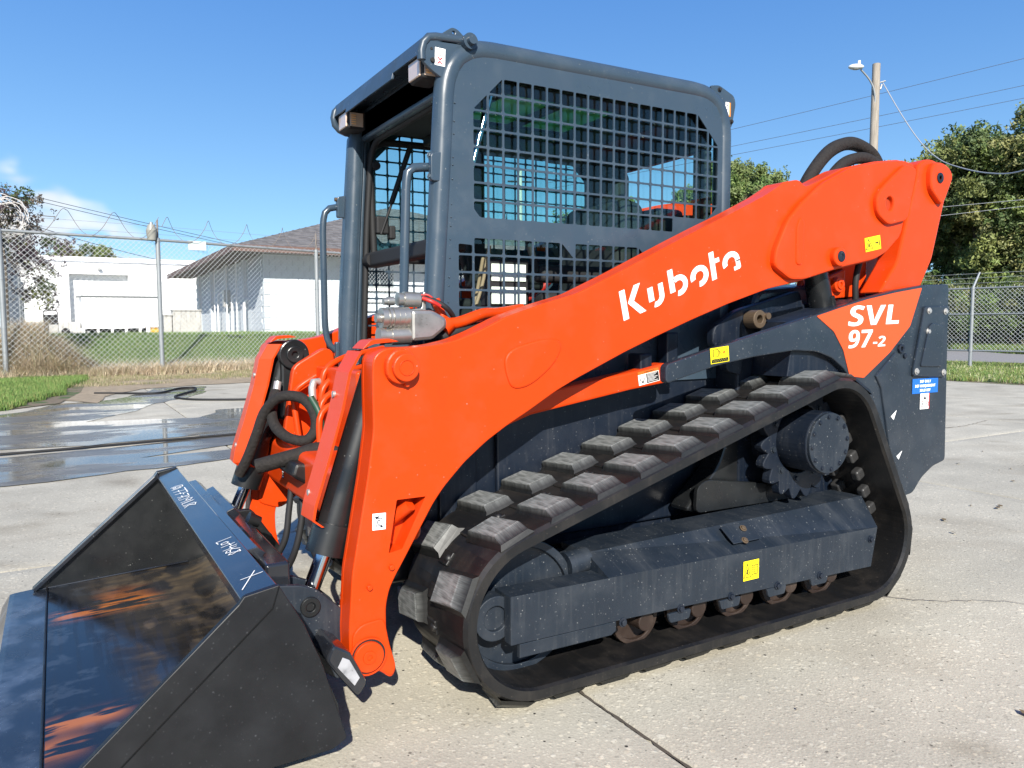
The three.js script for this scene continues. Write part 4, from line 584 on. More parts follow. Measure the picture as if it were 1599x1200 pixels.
// ---- body ----
const panelPts = roundPoly([[1.012, 1.069], [1.293, 1.134], [1.87, 1.262], [2.073, 1.31], [2.336, 1.358], [2.538, 1.385], [2.735, 1.392], [2.758, 0.565], [2.66, 0.545], [2.575, 0.50], [2.51, 0.435], [2.36, 0.42], [2.20, 0.85], [2.06, 0.955], [2.0, 1.02], [1.918, 1.070], [1.816, 1.099], [1.682, 1.106], [1.45, 1.085], [1.262, 1.058], [1.013, 1.0]], 0.02);
{
  const body = mesh('chassis', [
    ext(roundPoly([[0.20, 0.36], [0.20, 0.98], [0.55, 1.0], [1.7, 1.02], [1.75, 0.36]], 0.03), -0.445, 0.445, 0.006),
    ext(roundPoly([[0.52, 0.40], [0.52, 0.86], [0.62, 0.93], [1.62, 1.01], [1.62, 0.40]], 0.04), 0.445, 0.468, 0.008),
    ext(roundPoly([[0.29, 0.42], [0.29, 0.9], [0.44, 0.92], [0.44, 0.42]], 0.03), 0.445, 0.462, 0.006),
    ext(roundPoly([[1.6, 0.40], [1.6, 1.24], [2.0, 1.30], [2.68, 1.36], [2.70, 0.52], [2.4, 0.40]], 0.04), -0.60, 0.60, 0.01),
    ext([[1.68, 1.0], [1.72, 1.22], [2.1, 1.30], [2.68, 1.375], [2.70, 0.62], [2.4, 0.9]], 0.60, 0.79, 0.004),
    ext([[1.68, 1.0], [1.72, 1.22], [2.1, 1.30], [2.68, 1.375], [2.70, 0.62], [2.4, 0.9]], -0.79, -0.60, 0.004),
    // brackets in the gap under the near boom
    bx(1.25, 1.31, 0.98, 1.18, 0.50, 0.56, 0.008), bx(1.08, 1.14, 0.98, 1.10, 0.52, 0.60, 0.008), ext(roundPoly([[1.46, 1.12], [1.46, 1.20], [1.60, 1.27], [1.98, 1.36], [2.02, 1.24], [1.7, 1.16], [1.6, 1.1]], 0.03), 0.56, 0.60, 0.006),
    ext(roundPoly([[1.5, 1.02], [1.48, 1.14], [1.60, 1.12], [1.58, 1.0]], 0.02), 0.60, 0.64, 0.004),
  ], M.bodyDark, loader);
  mesh('pivot_pin', [ring(1.665, 1.232, 0.60, 0.66, 0.038, 0.017), rod([1.705, 1.245, 0.61], [1.705, 1.245, 0.67], 0.014), ext(roundPoly([[1.66, 1.20], [1.66, 1.26], [1.72, 1.262], [1.725, 1.226]], 0.015), 0.60, 0.625, 0.003)], M.brass, body);
  const fen = mesh('side_panel', [ext(panelPts, 0.785, 0.82, 0.005), ext(roundPoly([[2.735, 1.392], [2.758, 0.565], [2.70, 0.56], [2.68, 1.39]], 0.01), 0.60, 0.786, 0.002),
    // raised crease running down the panel
    ext([[2.335, 1.085], [2.20, 0.985], [2.24, 0.93], [2.33, 0.60], [2.40, 0.45], [2.47, 0.655], [2.43, 0.80]], 0.815, 0.829, 0.006)], M.fender, loader);
  fen.userData.label = 'dark side panel over the track with orange badge';
  const badge = mesh('badge', ext(roundPoly([[1.81, 1.243], [1.96, 1.278], [2.14, 1.316], [2.33, 1.347], [2.521, 1.372], [2.442, 1.20], [2.30, 1.085], [2.125, 0.980], [2.03, 0.991], [1.985, 1.10], [1.92, 1.18]], 0.008), 0.8206, 0.8226, 0), std({ color: RGB(0.62, 0.075, 0.013), roughness: 0.4 }), fen);
  mesh('lettering', [lettering('SVL', 0.345, 0.086, 0.22, 0.8227, 0.8239, 2.008, 1.200, 0.03), lettering('97', 0.155, 0.076, 0.18, 0.8227, 0.8239, 2.008, 1.108, 0.02), lettering('-2', 0.085, 0.045, 0.12, 0.8227, 0.8239, 2.178, 1.112, 0.02)], M.white, badge);
  const acc = mesh('access_panel', [ext(roundPoly([[2.533, 1.288], [2.720, 1.293], [2.706, 0.962], [2.462, 0.975], [2.462, 1.0]], 0.012), 0.820, 0.834, 0.004), ext(roundPoly([[2.56, 1.20], [2.585, 1.215], [2.665, 1.20], [2.668, 1.012], [2.505, 1.018]], 0.01), 0.833, 0.842, 0.003)], M.fender, fen);
  for (const [x, y] of [[2.562, 1.268], [2.690, 1.266], [2.560, 1.175], [2.482, 0.996], [2.692, 0.985]]) mesh('bolt', bolt(x, y, 0.8342, 0.0105, 1), M.zinc, acc);
  mesh('key_hole', [ring(2.376, 1.10, 0.82, 0.832, 0.02, 0.009), disc(2.41, 1.068, 0.82, 0.83, 0.012)], M.bodyDark, fen);
  label(fen, 0.198, 0.068, (k) => { fillR(k, '#1b62b5', 0, 0, 100, 100); k.fillStyle = '#fff'; k.textAlign = 'center'; k.save(); k.scale(0.36, 1); k.font = 'bold 25px sans-serif'; ['DEF ONLY', 'DEF UNIQUEMENT', 'SOLO DEF'].forEach((t, i) => k.fillText(t, 139, 29 + i * 30)); k.restore(); }, 2.573, 0.927, 0.8226, 0.0, null, 6);
  label(fen, 0.072, 0.072, (k) => { fillR(k, '#f4f4f4', 0, 0, 100, 100); k.strokeStyle = '#c02020'; k.lineWidth = 5; k.beginPath(); k.arc(26, 68, 17, 0, 7); k.stroke(); k.beginPath(); k.arc(74, 68, 17, 0, 7); k.stroke(); poly(k, '#333', [[50, 8], [66, 40], [34, 40]]); fillR(k, '#555', 20, 60, 12, 14); fillR(k, '#555', 68, 60, 12, 14); fillR(k, '#c02020', 92, 0, 8, 100); }, 2.573, 0.856, 0.8226, 0);
  mesh('marking', [ext([[2.312, 0.802], [2.352, 0.828], [2.332, 0.786]], 0.8292, 0.8302), ext([[2.362, 0.62], [2.402, 0.642], [2.378, 0.604]], 0.8292, 0.8302)], M.white, fen);
  label(fen, 0.094, 0.058, (k) => { fillR(k, '#f2dd12', 0, 0, 100, 100); k.strokeStyle = '#1a1a10'; k.lineWidth = 4; k.strokeRect(16, 12, 26, 46); k.beginPath(); k.moveTo(42, 20); k.lineTo(50, 26); k.lineTo(50, 50); k.stroke(); k.strokeStyle = '#c86a10'; k.beginPath(); k.arc(74, 34, 18, 0, 7); k.stroke(); poly(k, '#c86a10', [[74, 20], [82, 34], [76, 46], [66, 42]]); fillR(k, '#16160c', 4, 72, 92, 24); for (let i = 0; i < 14; i++) fillR(k, '#b8a91a', 8 + i * 6, 77 + (i % 2) * 8, 4, 4); }, 1.272, 1.098, 0.8226, 0.10);
  mesh('side_panel', ext(panelPts, -0.82, -0.785, 0.005), M.fender, loader);
  // rear door and bonnet
  mesh('bonnet', [ext(roundPoly([[1.72, 1.24], [1.76, 1.36], [2.5, 1.42], [2.72, 1.38], [2.72, 1.3]], 0.04), -0.56, 0.56, 0.02), bx(2.66, 2.74, 0.55, 1.36, -0.76, 0.76, 0.02)], M.fender, loader);
}

// ---- lift arms, their rear links and cylinders, both sides ----
const armPts = [[-0.052, 1.06], [-0.05, 1.112], [-0.034, 1.133], [-0.005, 1.146], [0.089, 1.146], [0.153, 1.152], [0.223, 1.166], [0.30, 1.193], [0.403, 1.239], [0.54, 1.281], [0.68, 1.318], [0.863, 1.396], [1.139, 1.521], [1.266, 1.577], [1.432, 1.647], [1.597, 1.722], [1.675, 1.765], [1.692, 1.780], [1.785, 1.799], [1.825, 1.772], [1.899, 1.80], [2.065, 1.873], [2.267, 1.919], [2.44, 1.945], [2.53, 1.935], [2.524, 1.88], [2.445, 1.60], [2.342, 1.52], [2.262, 1.487], [2.02, 1.44], [1.796, 1.386], [1.618, 1.353], [1.396, 1.29], [1.207, 1.228], [1.036, 1.168], [0.888, 1.113], [0.68, 1.027], [0.599, 0.990], [0.492, 0.930], [0.405, 0.885], [0.327, 0.838], [0.248, 0.778], [0.177, 0.708], [0.139, 0.660], [0.096, 0.590], [0.033, 0.487], [0.012, 0.455], [-0.010, 0.414], [-0.022, 0.364], [-0.022, 0.29], [-0.011, 0.225], [0.010, 0.162], [-0.009, 0.132], [-0.048, 0.169], [-0.085, 0.163], [-0.118, 0.175], [-0.138, 0.208], [-0.139, 0.304], [-0.126, 0.477], [-0.070, 0.775], [-0.052, 0.90]];
const kubo = (() => { // the maker's name in its broken-stroke letters
  const P = (pts) => shapeOf(pts), ringS = (cx, cy, ro, ri, a0, a1) => { const s = new THREE.Shape(), n = 22; for (let i = 0; i <= n; i++) { const a = lerp(a0, a1, i / n) * Math.PI / 180; const q = [cx + ro * Math.cos(a), cy + ro * Math.sin(a)]; i ? s.lineTo(...q) : s.moveTo(...q); } for (let i = n; i >= 0; i--) { const a = lerp(a0, a1, i / n) * Math.PI / 180; s.lineTo(cx + ri * Math.cos(a), cy + ri * Math.sin(a)); } s.closePath(); return s; };
  const w = 0.20, L = [];
  L.push([0, [P([[0, 0], [w, 0], [w, 1], [0, 1]]), P([[0.56, 1.0], [0.79, 1.0], [0.47, 0.5], [0.86, 0], [0.62, 0], [0.25, 0.5]])]]);
  L.push([1.02, [P([[0, 0.22], [w, 0.22], [w, 0.70], [0, 0.70]]), (() => { const s = new THREE.Shape(); s.moveTo(0.60, 0.70); s.lineTo(0.42, 0.70); s.lineTo(0.42, 0.30); s.absarc(0.27, 0.30, 0.15, 0, -1.9, true); s.lineTo(0.27 + 0.33 * Math.cos(-1.9), 0.30 + 0.33 * Math.sin(-1.9)); s.absarc(0.27, 0.30, 0.33, -1.9, 0, false); s.closePath(); return s; })()]]);
  L.push([1.86, [P([[0, 0.20], [w, 0.20], [w, 1], [0, 1]]), ringS(0.37, 0.355, 0.36, 0.175, 128, -105)]]);
  L.push([2.72, [ringS(0.37, 0.355, 0.375, 0.18, -98, 195)]]);
  L.push([3.58, [P([[0, 0], [w, 0], [w, 1], [0, 1]]), P([[w, 0.56], [0.40, 0.56], [0.40, 0.715], [w, 0.715]])]]);
  L.push([4.10, [ringS(0.37, 0.355, 0.375, 0.18, -12, 200), P([[0.46, 0.0], [0.70, 0.0], [0.76, 0.06], [0.735, 0.34], [0.565, 0.34], [0.565, 0.14], [0.46, 0.14]])]]);
  const gs = []; for (const [x, ss] of L) for (const s of ss) gs.push(new THREE.ExtrudeGeometry(s, { depth: 0.0018, bevelEnabled: false, curveSegments: 10 }).translate(x, 0, 0));
  const g = mergeGeometries(gs.map((q) => (q.index ? q.toNonIndexed() : q)));
  return g.scale(0.1262, 0.104, 1).applyMatrix4(new THREE.Matrix4().set(1, 0.12, 0, 0, 0, 1, 0, 0, 0, 0, 1, 0, 0, 0, 0, 1)).rotateZ(0.343).translate(0.884, 1.225, 0.7405);
})();
function side(s) {
  const E = (pts, z0, z1, b, h) => ext(pts, s * z0, s * z1, b, h), near = s > 0;
  const pocket = roundPoly([[0.014, 0.690], [0.120, 0.690], [0.036, 0.528], [-0.016, 0.520]], 0.006, 2);
  const arm = mesh('lift_arm', [E(roundPoly(armPts, 0.02), 0.660, 0.74, 0.0045, [pocket]), E(roundPoly(armPts, 0.02), 0.640, 0.662, 0.004),
    rod([0.02, 0.60, s * 0.66], [0.07, 0.66, s * 0.72], 0.02, 0.02, 14),
    // heavier rear cheek lapped over the boom
    E(roundPoly([[1.622, 1.441], [1.628, 1.504], [1.694, 1.626], [1.763, 1.692], [1.86, 1.765], [1.912, 1.796], [2.065, 1.866], [2.267, 1.912], [2.44, 1.938], [2.526, 1.928], [2.518, 1.88], [2.440, 1.606], [2.338, 1.526], [2.262, 1.494], [2.02, 1.447], [1.80, 1.393], [1.72, 1.390]], 0.025, 4), 0.735, 0.766, 0.008),
    // pressed oval near the elbow and its weld line
    E(roundPoly([[0.393, 1.105], [0.424, 1.138], [0.548, 1.168], [0.612, 1.16], [0.619, 1.131], [0.586, 1.078], [0.497, 1.012], [0.423, 1.0], [0.4, 1.053]], 0.05, 5), 0.735, 0.7465, 0.006),
    E(roundPoly([[1.745, 1.45], [1.742, 1.60], [1.765, 1.645], [1.79, 1.63], [1.785, 1.45]], 0.02, 4), 0.76, 0.771, 0.005),
    // foot doubler round the lower pin
    E(roundPoly([[-0.130, 0.30], [-0.10, 0.325], [-0.03, 0.33], [-0.016, 0.25], [0.006, 0.17], [-0.01, 0.140], [-0.048, 0.173], [-0.085, 0.167], [-0.115, 0.178], [-0.134, 0.21]], 0.02), 0.735, 0.747, 0.004)], M.orange, loader);
  arm.userData.label = near ? 'near orange lift arm with white maker lettering' : 'far orange lift arm';
  const pin = mesh('pivot_boss', [E(roundPoly([[0.085, 1.09], [0.062, 1.142], [0.01, 1.142], [-0.018, 1.11], [-0.016, 1.06], [0.02, 1.035], [0.07, 1.045]], 0.02), 0.735, 0.765, 0.006), disc(0.040, 1.088, s > 0 ? 0.74 : -0.782, s > 0 ? 0.782 : -0.74, 0.042, 32, 0.004), ring(0.040, 1.088, s > 0 ? 0.781 : -0.785, s > 0 ? 0.785 : -0.781, 0.024, 0.0215, 28, 0.0004), disc(0.052, 1.036, s > 0 ? 0.74 : -0.758, s > 0 ? 0.758 : -0.74, 0.008, 12, 0.002)], M.orange, arm);
  mesh('lower_pin', [ring(-0.085, 0.225, s > 0 ? 0.745 : -0.756, s > 0 ? 0.756 : -0.745, 0.058, 0.053, 32, 0.001), disc(-0.085, 0.225, s > 0 ? 0.744 : -0.762, s > 0 ? 0.762 : -0.744, 0.0465, 32, 0.003), ring(-0.085, 0.225, s > 0 ? 0.76 : -0.766, s > 0 ? 0.766 : -0.76, 0.02, 0.008, 20, 0.001)], M.orange, arm);
  if (near) mesh('pin_gap', ring(-0.085, 0.225, 0.747, 0.7515, 0.0535, 0.044, 32, 0), M.trim, arm);
  for (const [x, y] of [[-0.075, 0.432], [-0.004, 0.482], [0.018, 1.128]]) mesh('stud', disc(x, y, s > 0 ? 0.738 : -0.752, s > 0 ? 0.752 : -0.738, 0.0085, 12, 0.002), M.orange, arm);
  const eye = []; for (let i = 0; i < 20; i++) { const a = -i / 20 * 2 * Math.PI; eye.push([2.322 + 0.027 * Math.cos(a), 1.735 + 0.031 * Math.sin(a)]); }
  mesh('lug_plate', [E(roundPoly([[2.226, 1.755], [2.240, 1.685], [2.318, 1.643], [2.452, 1.672], [2.515, 1.905], [2.43, 1.918], [2.275, 1.81]], 0.03, 4), 0.762, 0.786, 0.006, [eye])], M.orange, arm);
  mesh('eye_bottom', disc(2.322, 1.735, s > 0 ? 0.75 : -0.768, s > 0 ? 0.768 : -0.75, 0.033, 20, 0.001), std({ color: RGB(0.35, 0.035, 0.006), roughness: 0.6 }), arm);
  const b2 = mesh('cylinder_boss', disc(1.994, 1.492, s > 0 ? 0.762 : -0.79, s > 0 ? 0.79 : -0.762, 0.040, 28, 0.006), M.orange, arm);
  mesh('pin_end', [ring(1.997, 1.493, s > 0 ? 0.788 : -0.794, s > 0 ? 0.794 : -0.788, 0.023, 0.011, 24, 0.002), disc(1.997, 1.493, s > 0 ? 0.787 : -0.791, s > 0 ? 0.791 : -0.787, 0.012, 12, 0.001)], M.bodyDark, b2);
  // rear link
  const link = mesh('rear_link', [E(roundPoly([[2.54, 1.86], [2.552, 1.93], [2.60, 1.958], [2.655, 1.965], [2.73, 1.95], [2.81, 1.918], [2.808, 1.877], [2.767, 1.775], [2.686, 1.512], [2.60, 1.375], [2.30, 1.345], [2.423, 1.49]], 0.02), 0.655, 0.765, 0.010),
    E(roundPoly([[2.612, 1.906], [2.618, 1.822], [2.706, 1.758], [2.728, 1.778], [2.79, 1.893], [2.76, 1.93], [2.70, 1.95], [2.64, 1.945]], 0.03, 4), 0.76, 0.79, 0.007)], M.orange, loader);
  mesh('pin_end', [ring(2.682, 1.878, s > 0 ? 0.788 : -0.795, s > 0 ? 0.795 : -0.788, 0.024, 0.010, 24, 0.002), disc(2.682, 1.878, s > 0 ? 0.787 : -0.790, s > 0 ? 0.790 : -0.787, 0.011, 12, 0.001)], M.bodyDark, link);
  // control link under the boom, boom cylinder, orange bracket
  mesh('lower_link', [E(roundPoly([[0.40, 0.84], [0.587, 0.971], [1.05, 1.036], [1.195, 1.063], [1.213, 1.05], [1.215, 1.0], [1.195, 0.985], [1.02, 0.965], [0.573, 0.897]], 0.012), 0.545, 0.618, 0.008)], M.orange, loader);
  mesh('boom_cylinder', [rod([1.985, 1.50, s * 0.655], [2.09, 1.17, s * 0.655], 0.052, 0.052, 26), rod([1.976, 1.53, s * 0.655], [2.0, 1.45, s * 0.655], 0.04, 0.04, 20), rod([2.055, 1.33, s * 0.70], [2.08, 1.25, s * 0.70], 0.016, 0.016, 12)], M.black, loader);
  mesh('link_bracket', [E(roundPoly([[2.12, 1.42], [2.24, 1.46], [2.23, 1.33], [2.12, 1.32]], 0.02), 0.60, 0.635, 0.006), disc(2.17, 1.385, s > 0 ? 0.63 : -0.66, s > 0 ? 0.66 : -0.63, 0.034, 24, 0.004), E(roundPoly([[2.05, 1.30], [2.12, 1.56], [2.60, 1.72], [2.74, 1.30]], 0.02), 0.50, 0.53, 0.004), ring(2.17, 1.385, s > 0 ? 0.655 : -0.666, s > 0 ? 0.666 : -0.655, 0.02, 0.01, 20, 0.002), E([[2.26, 1.33], [2.26, 1.50], [2.44, 1.56], [2.44, 1.34]], 0.56, 0.60, 0.006)], M.orange, loader);
  mesh('hydraulic_hose', [hose([[2.33, 1.55, s * 0.66], [2.29, 1.48, s * 0.665], [2.27, 1.40, s * 0.665], [2.28, 1.30, s * 0.66]], 0.014, 24)], M.trim, loader);
  // tilt cylinder and its guard
  const ax = [0.035, 1.09, s * 0.575], bo = [-0.155, 0.525, s * 0.585], en = [-0.232, 0.345, s * 0.59];
  const cyl = mesh('tilt_cylinder', [rod(ax, bo, 0.052, 0.052, 28), rod([-0.13, 0.60, s * 0.583], [-0.160, 0.51, s * 0.586], 0.062, 0.062, 28), rod([0.0, 0.98, s * 0.60], [-0.09, 0.70, s * 0.60], 0.014, 0.014, 10), ...(near ? [] : [disc(0.045, 1.088, -0.53, -0.49, 0.066, 32, 0.006), ring(0.045, 1.088, -0.4895, -0.476, 0.036, 0.014, 24, 0.003), ext(roundPoly([[0.10, 1.10], [0.06, 0.96], [0.02, 0.80], [-0.02, 0.80], [-0.01, 0.98], [-0.01, 1.12]], 0.03), -0.56, -0.51, 0.012), rod([0.045, 1.088, -0.64], [0.045, 1.088, -0.5], 0.045)])], M.black, loader);
  mesh('piston_rod', rod(bo, en, 0.026, 0.026, 22), M.chrome, cyl);
  mesh('rod_eye', [rod([en[0] + 0.016, en[1] + 0.04, en[2]], [en[0], en[1], en[2]], 0.036, 0.042, 20), disc(en[0] + 0.002, en[1] - 0.004, Math.min(s * 0.555, s * 0.625), Math.max(s * 0.555, s * 0.625), 0.045, 24)], M.black, cyl);
  // bent guard: a long plate in front of the cylinder, folded along its inner edge
  const gp = (z, d) => [[-0.040, 1.134], [-0.078, 1.07], [-0.104, 0.955], [-0.148, 0.808], [-0.192, 0.672], [-0.200, 0.628], [-0.172, 0.605]].map(([x, y]) => V(x - d, y, z));
  const strip = (za, da, zb, db, t = 0.008) => { const A = gp(s * za, da), B = gp(s * zb, db), P = [], I = [], n = A.length; for (let i = 0; i < n; i++) for (const [p, o] of [[A[i], 0], [B[i], 0], [B[i], t], [A[i], t]]) P.push(p.x + o, p.y, p.z); for (let i = 0; i < n - 1; i++) for (let k = 0; k < 4; k++) { const a = i * 4 + k, b = i * 4 + (k + 1) % 4; I.push(a, b, a + 4, b, b + 4, a + 4); } I.push(0, 2, 1, 0, 3, 2, n * 4 - 4, n * 4 - 3, n * 4 - 2, n * 4 - 4, n * 4 - 2, n * 4 - 1); const g = new THREE.BufferGeometry(); g.setAttribute('position', new THREE.Float32BufferAttribute(P, 3)); g.setIndex(I); const q = g.toNonIndexed(); q.computeVertexNormals(); return q; };
  const guard = mesh('cylinder_guard', [strip(0.505, -0.03, 0.535, 0.018), strip(0.535, 0.018, 0.640, 0.012), E(roundPoly([[-0.05, 1.138], [-0.02, 1.168], [0.04, 1.172], [0.075, 1.162], [0.04, 1.160], [-0.01, 1.156]], 0.01), 0.545, 0.645, 0.001)], new THREE.MeshPhysicalMaterial({ map: orangeMap, roughness: 0.35, specularIntensity: 0.6, side: THREE.DoubleSide }), loader);
  for (const [x, y] of [[-0.10, 1.0], [-0.185, 0.70]]) mesh('bolt', rod([x - 0.018, y, s * 0.56], [x + 0.01, y, s * 0.56], 0.010, 0.010, 8), M.zinc, guard);
  return arm;
}
const armNear = side(1); side(-1);
mesh('lettering', kubo, M.white, armNear);
label(armNear, 0.108, 0.060, drawYellow(arrow), 2.238, 1.560, 0.7676, 0.19);
label(armNear, 0.042, 0.050, (k) => { fillR(k, '#f0f2f4', 0, 0, 100, 100); k.strokeStyle = '#1c1c28'; k.lineWidth = 6; k.strokeRect(26, 30, 46, 46); k.beginPath(); k.arc(50, 54, 12, 0.5, 5.5); k.stroke(); poly(k, '#1c1c28', [[16, 20], [60, 16], [30, 34]]); fillR(k, '#1c1c28', 60, 78, 18, 10); }, -0.040, 0.627, 0.7416, -0.03);
{ const lk = loader.children.find((o) => o.name === 'lower_link'); label(lk, 0.104, 0.052, (k) => { fillR(k, '#f4f0ea', 0, 0, 100, 100); fillR(k, '#e0641c', 0, 0, 100, 22); fillR(k, '#1a1a1a', 38, 26, 60, 70); for (let i = 0; i < 7; i++) fillR(k, '#d8d8d8', 42, 30 + i * 9, 50 - (i % 3) * 8, 4); k.strokeStyle = '#333'; k.lineWidth = 4; k.beginPath(); k.arc(18, 60, 10, 0, 7); k.stroke(); poly(k, '#333', [[10, 74], [28, 74], [20, 92]]); fillR(k, '#331', 30, 8, 50, 6); }, 1.105, 1.013, 0.6196, 0.165); }
// hoses looping over the boom's rear end
mesh('hydraulic_hose', [hose([[1.92, 1.70, 0.60], [2.05, 1.885, 0.60], [2.19, 1.995, 0.59], [2.35, 2.035, 0.58], [2.49, 1.99, 0.58], [2.57, 1.85, 0.59]], 0.030, 60, 10), hose([[1.99, 1.68, 0.63], [2.12, 1.85, 0.63], [2.25, 1.94, 0.62], [2.38, 1.965, 0.62], [2.48, 1.93, 0.62], [2.55, 1.82, 0.62]], 0.026, 60, 10)], M.hoseSleeve, loader);
mesh('hose_clamp', [rod([2.24, 1.83, 0.62], [2.34, 1.88, 0.61], 0.022, 0.022, 14), bx(2.34, 2.39, 1.84, 1.89, 0.59, 0.64, 0.006)], M.zinc, loader);
// cross member between the arms, with its pipes and hoses
{
  mesh('cross_member', [bx(-0.05, 0.14, 0.52, 0.72, -0.66, 0.66, 0.03), ext(roundPoly([[-0.10, 0.42], [-0.07, 0.70], [0.05, 0.78], [0.16, 0.70], [0.10, 0.45], [0.0, 0.38]], 0.03), -0.66, -0.63, 0.006), ext(roundPoly([[-0.05, 0.60], [0.02, 1.04], [0.16, 1.12], [0.2, 1.1], [0.2, 0.60]], 0.03), -0.46, -0.42, 0.006), bx(0.12, 0.18, 0.55, 1.04, -0.46, 0.1, 0.012)], M.orange, loader);
  const o = []; for (const [k, y] of [[0, 1.08], [1, 1.02], [2, 0.965], [3, 0.92]]) o.push(pipe([[0.42, y + 0.03, -0.40], [0.20, y + 0.0, -0.30 + 0.03 * k], [0.10 - 0.015 * k, y - 0.05, -0.27 + 0.03 * k], [0.085 - 0.012 * k, 0.66, -0.26 + 0.035 * k]], 0.013, 0.06, 10));
  o.push(pipe([[0.10, 1.0, -0.36], [0.04, 0.965, -0.36], [0.0, 0.93, -0.37], [0.02, 0.70, -0.34]], 0.013, 0.05, 10));
  mesh('hydraulic_pipe', o, M.orange, loader);
  mesh('pipe_fitting', [pipe([[0.085, 0.98, -0.27], [0.055, 0.985, -0.26], [0.05, 0.94, -0.25], [0.052, 0.88, -0.24]], 0.016, 0.03, 12), rod([0.052, 0.90, -0.24], [0.054, 0.86, -0.24], 0.021, 0.021, 6), rod([0.066, 0.775, -0.19], [0.066, 0.735, -0.19], 0.019, 0.019, 6), rod([0.066, 0.735, -0.19], [0.066, 0.70, -0.19], 0.014), rod([-0.03, 0.97, -0.49], [-0.045, 0.915, -0.47], 0.018, 0.018, 6), disc(0.14, 0.925, -0.25, -0.23, 0.014, 12)], M.zinc, loader);
  mesh('hydraulic_hose', [hose([[-0.045, 0.93, -0.46], [-0.08, 0.86, -0.40], [-0.085, 0.80, -0.33], [-0.045, 0.755, -0.24], [0.01, 0.75, -0.20], [0.045, 0.79, -0.20], [0.05, 0.85, -0.22], [0.01, 0.915, -0.26], [-0.06, 0.92, -0.32], [-0.11, 0.86, -0.38], [-0.14, 0.76, -0.42], [-0.17, 0.66, -0.46], [-0.20, 0.58, -0.50]], 0.022, 110, 10), hose([[-0.19, 0.66, -0.20], [-0.05, 0.70, -0.14], [0.04, 0.72, -0.12], [0.10, 0.70, -0.08]], 0.03, 30, 10)], M.hoseSleeve, loader);
  mesh('hydraulic_hose', [hose([[0.04, 0.92, -0.235], [0.062, 0.86, -0.20], [0.068, 0.80, -0.19], [0.066, 0.77, -0.19]], 0.014, 30, 10)], std({ color: RGB(0.012, 0.05, 0.028), roughness: 0.5 }), loader);
  mesh('hydraulic_hose', [hose([[-0.03, 0.56, -0.30], [-0.06, 0.46, -0.24], [-0.10, 0.36, -0.16], [-0.17, 0.31, -0.08], [-0.22, 0.34, 0.0]], 0.013, 40), hose([[-0.01, 0.55, -0.22], [-0.03, 0.44, -0.16], [-0.09, 0.33, -0.06], [-0.17, 0.29, 0.05], [-0.24, 0.31, 0.12]], 0.013, 40), hose([[0.02, 0.56, -0.10], [0.0, 0.46, -0.05], [-0.05, 0.40, 0.05], [-0.06, 0.34, 0.2]], 0.013, 40)], M.trim, loader);
  const rb = mesh('rubber_flap', ext(roundPoly([[-0.10, 0.64], [-0.085, 0.69], [0.06, 0.67], [0.05, 0.60], [-0.04, 0.60]], 0.015), -0.24, -0.02, 0.012), M.rubber, loader);
  const tag_ = label(loader, 0.03, 0.055, (k) => { fillR(k, '#1c1c1c', 0, 0, 100, 100); for (let i = 0; i < 5; i++) fillR(k, i % 2 ? '#d8c090' : '#f0f0f0', 14, 10 + i * 18, 72, 9); }, 0, 0, 0, 0, (g) => g.rotateY(-Math.PI / 2).translate(-0.0512, 0.60, -0.36));
  mesh('front_step', [bx(0.10, 0.24, 0.32, 0.62, -0.45, 0.45, 0.02), bx(0.17, 0.30, 0.30, 0.98, -0.44, 0.44, 0.01)], M.black, loader);
}

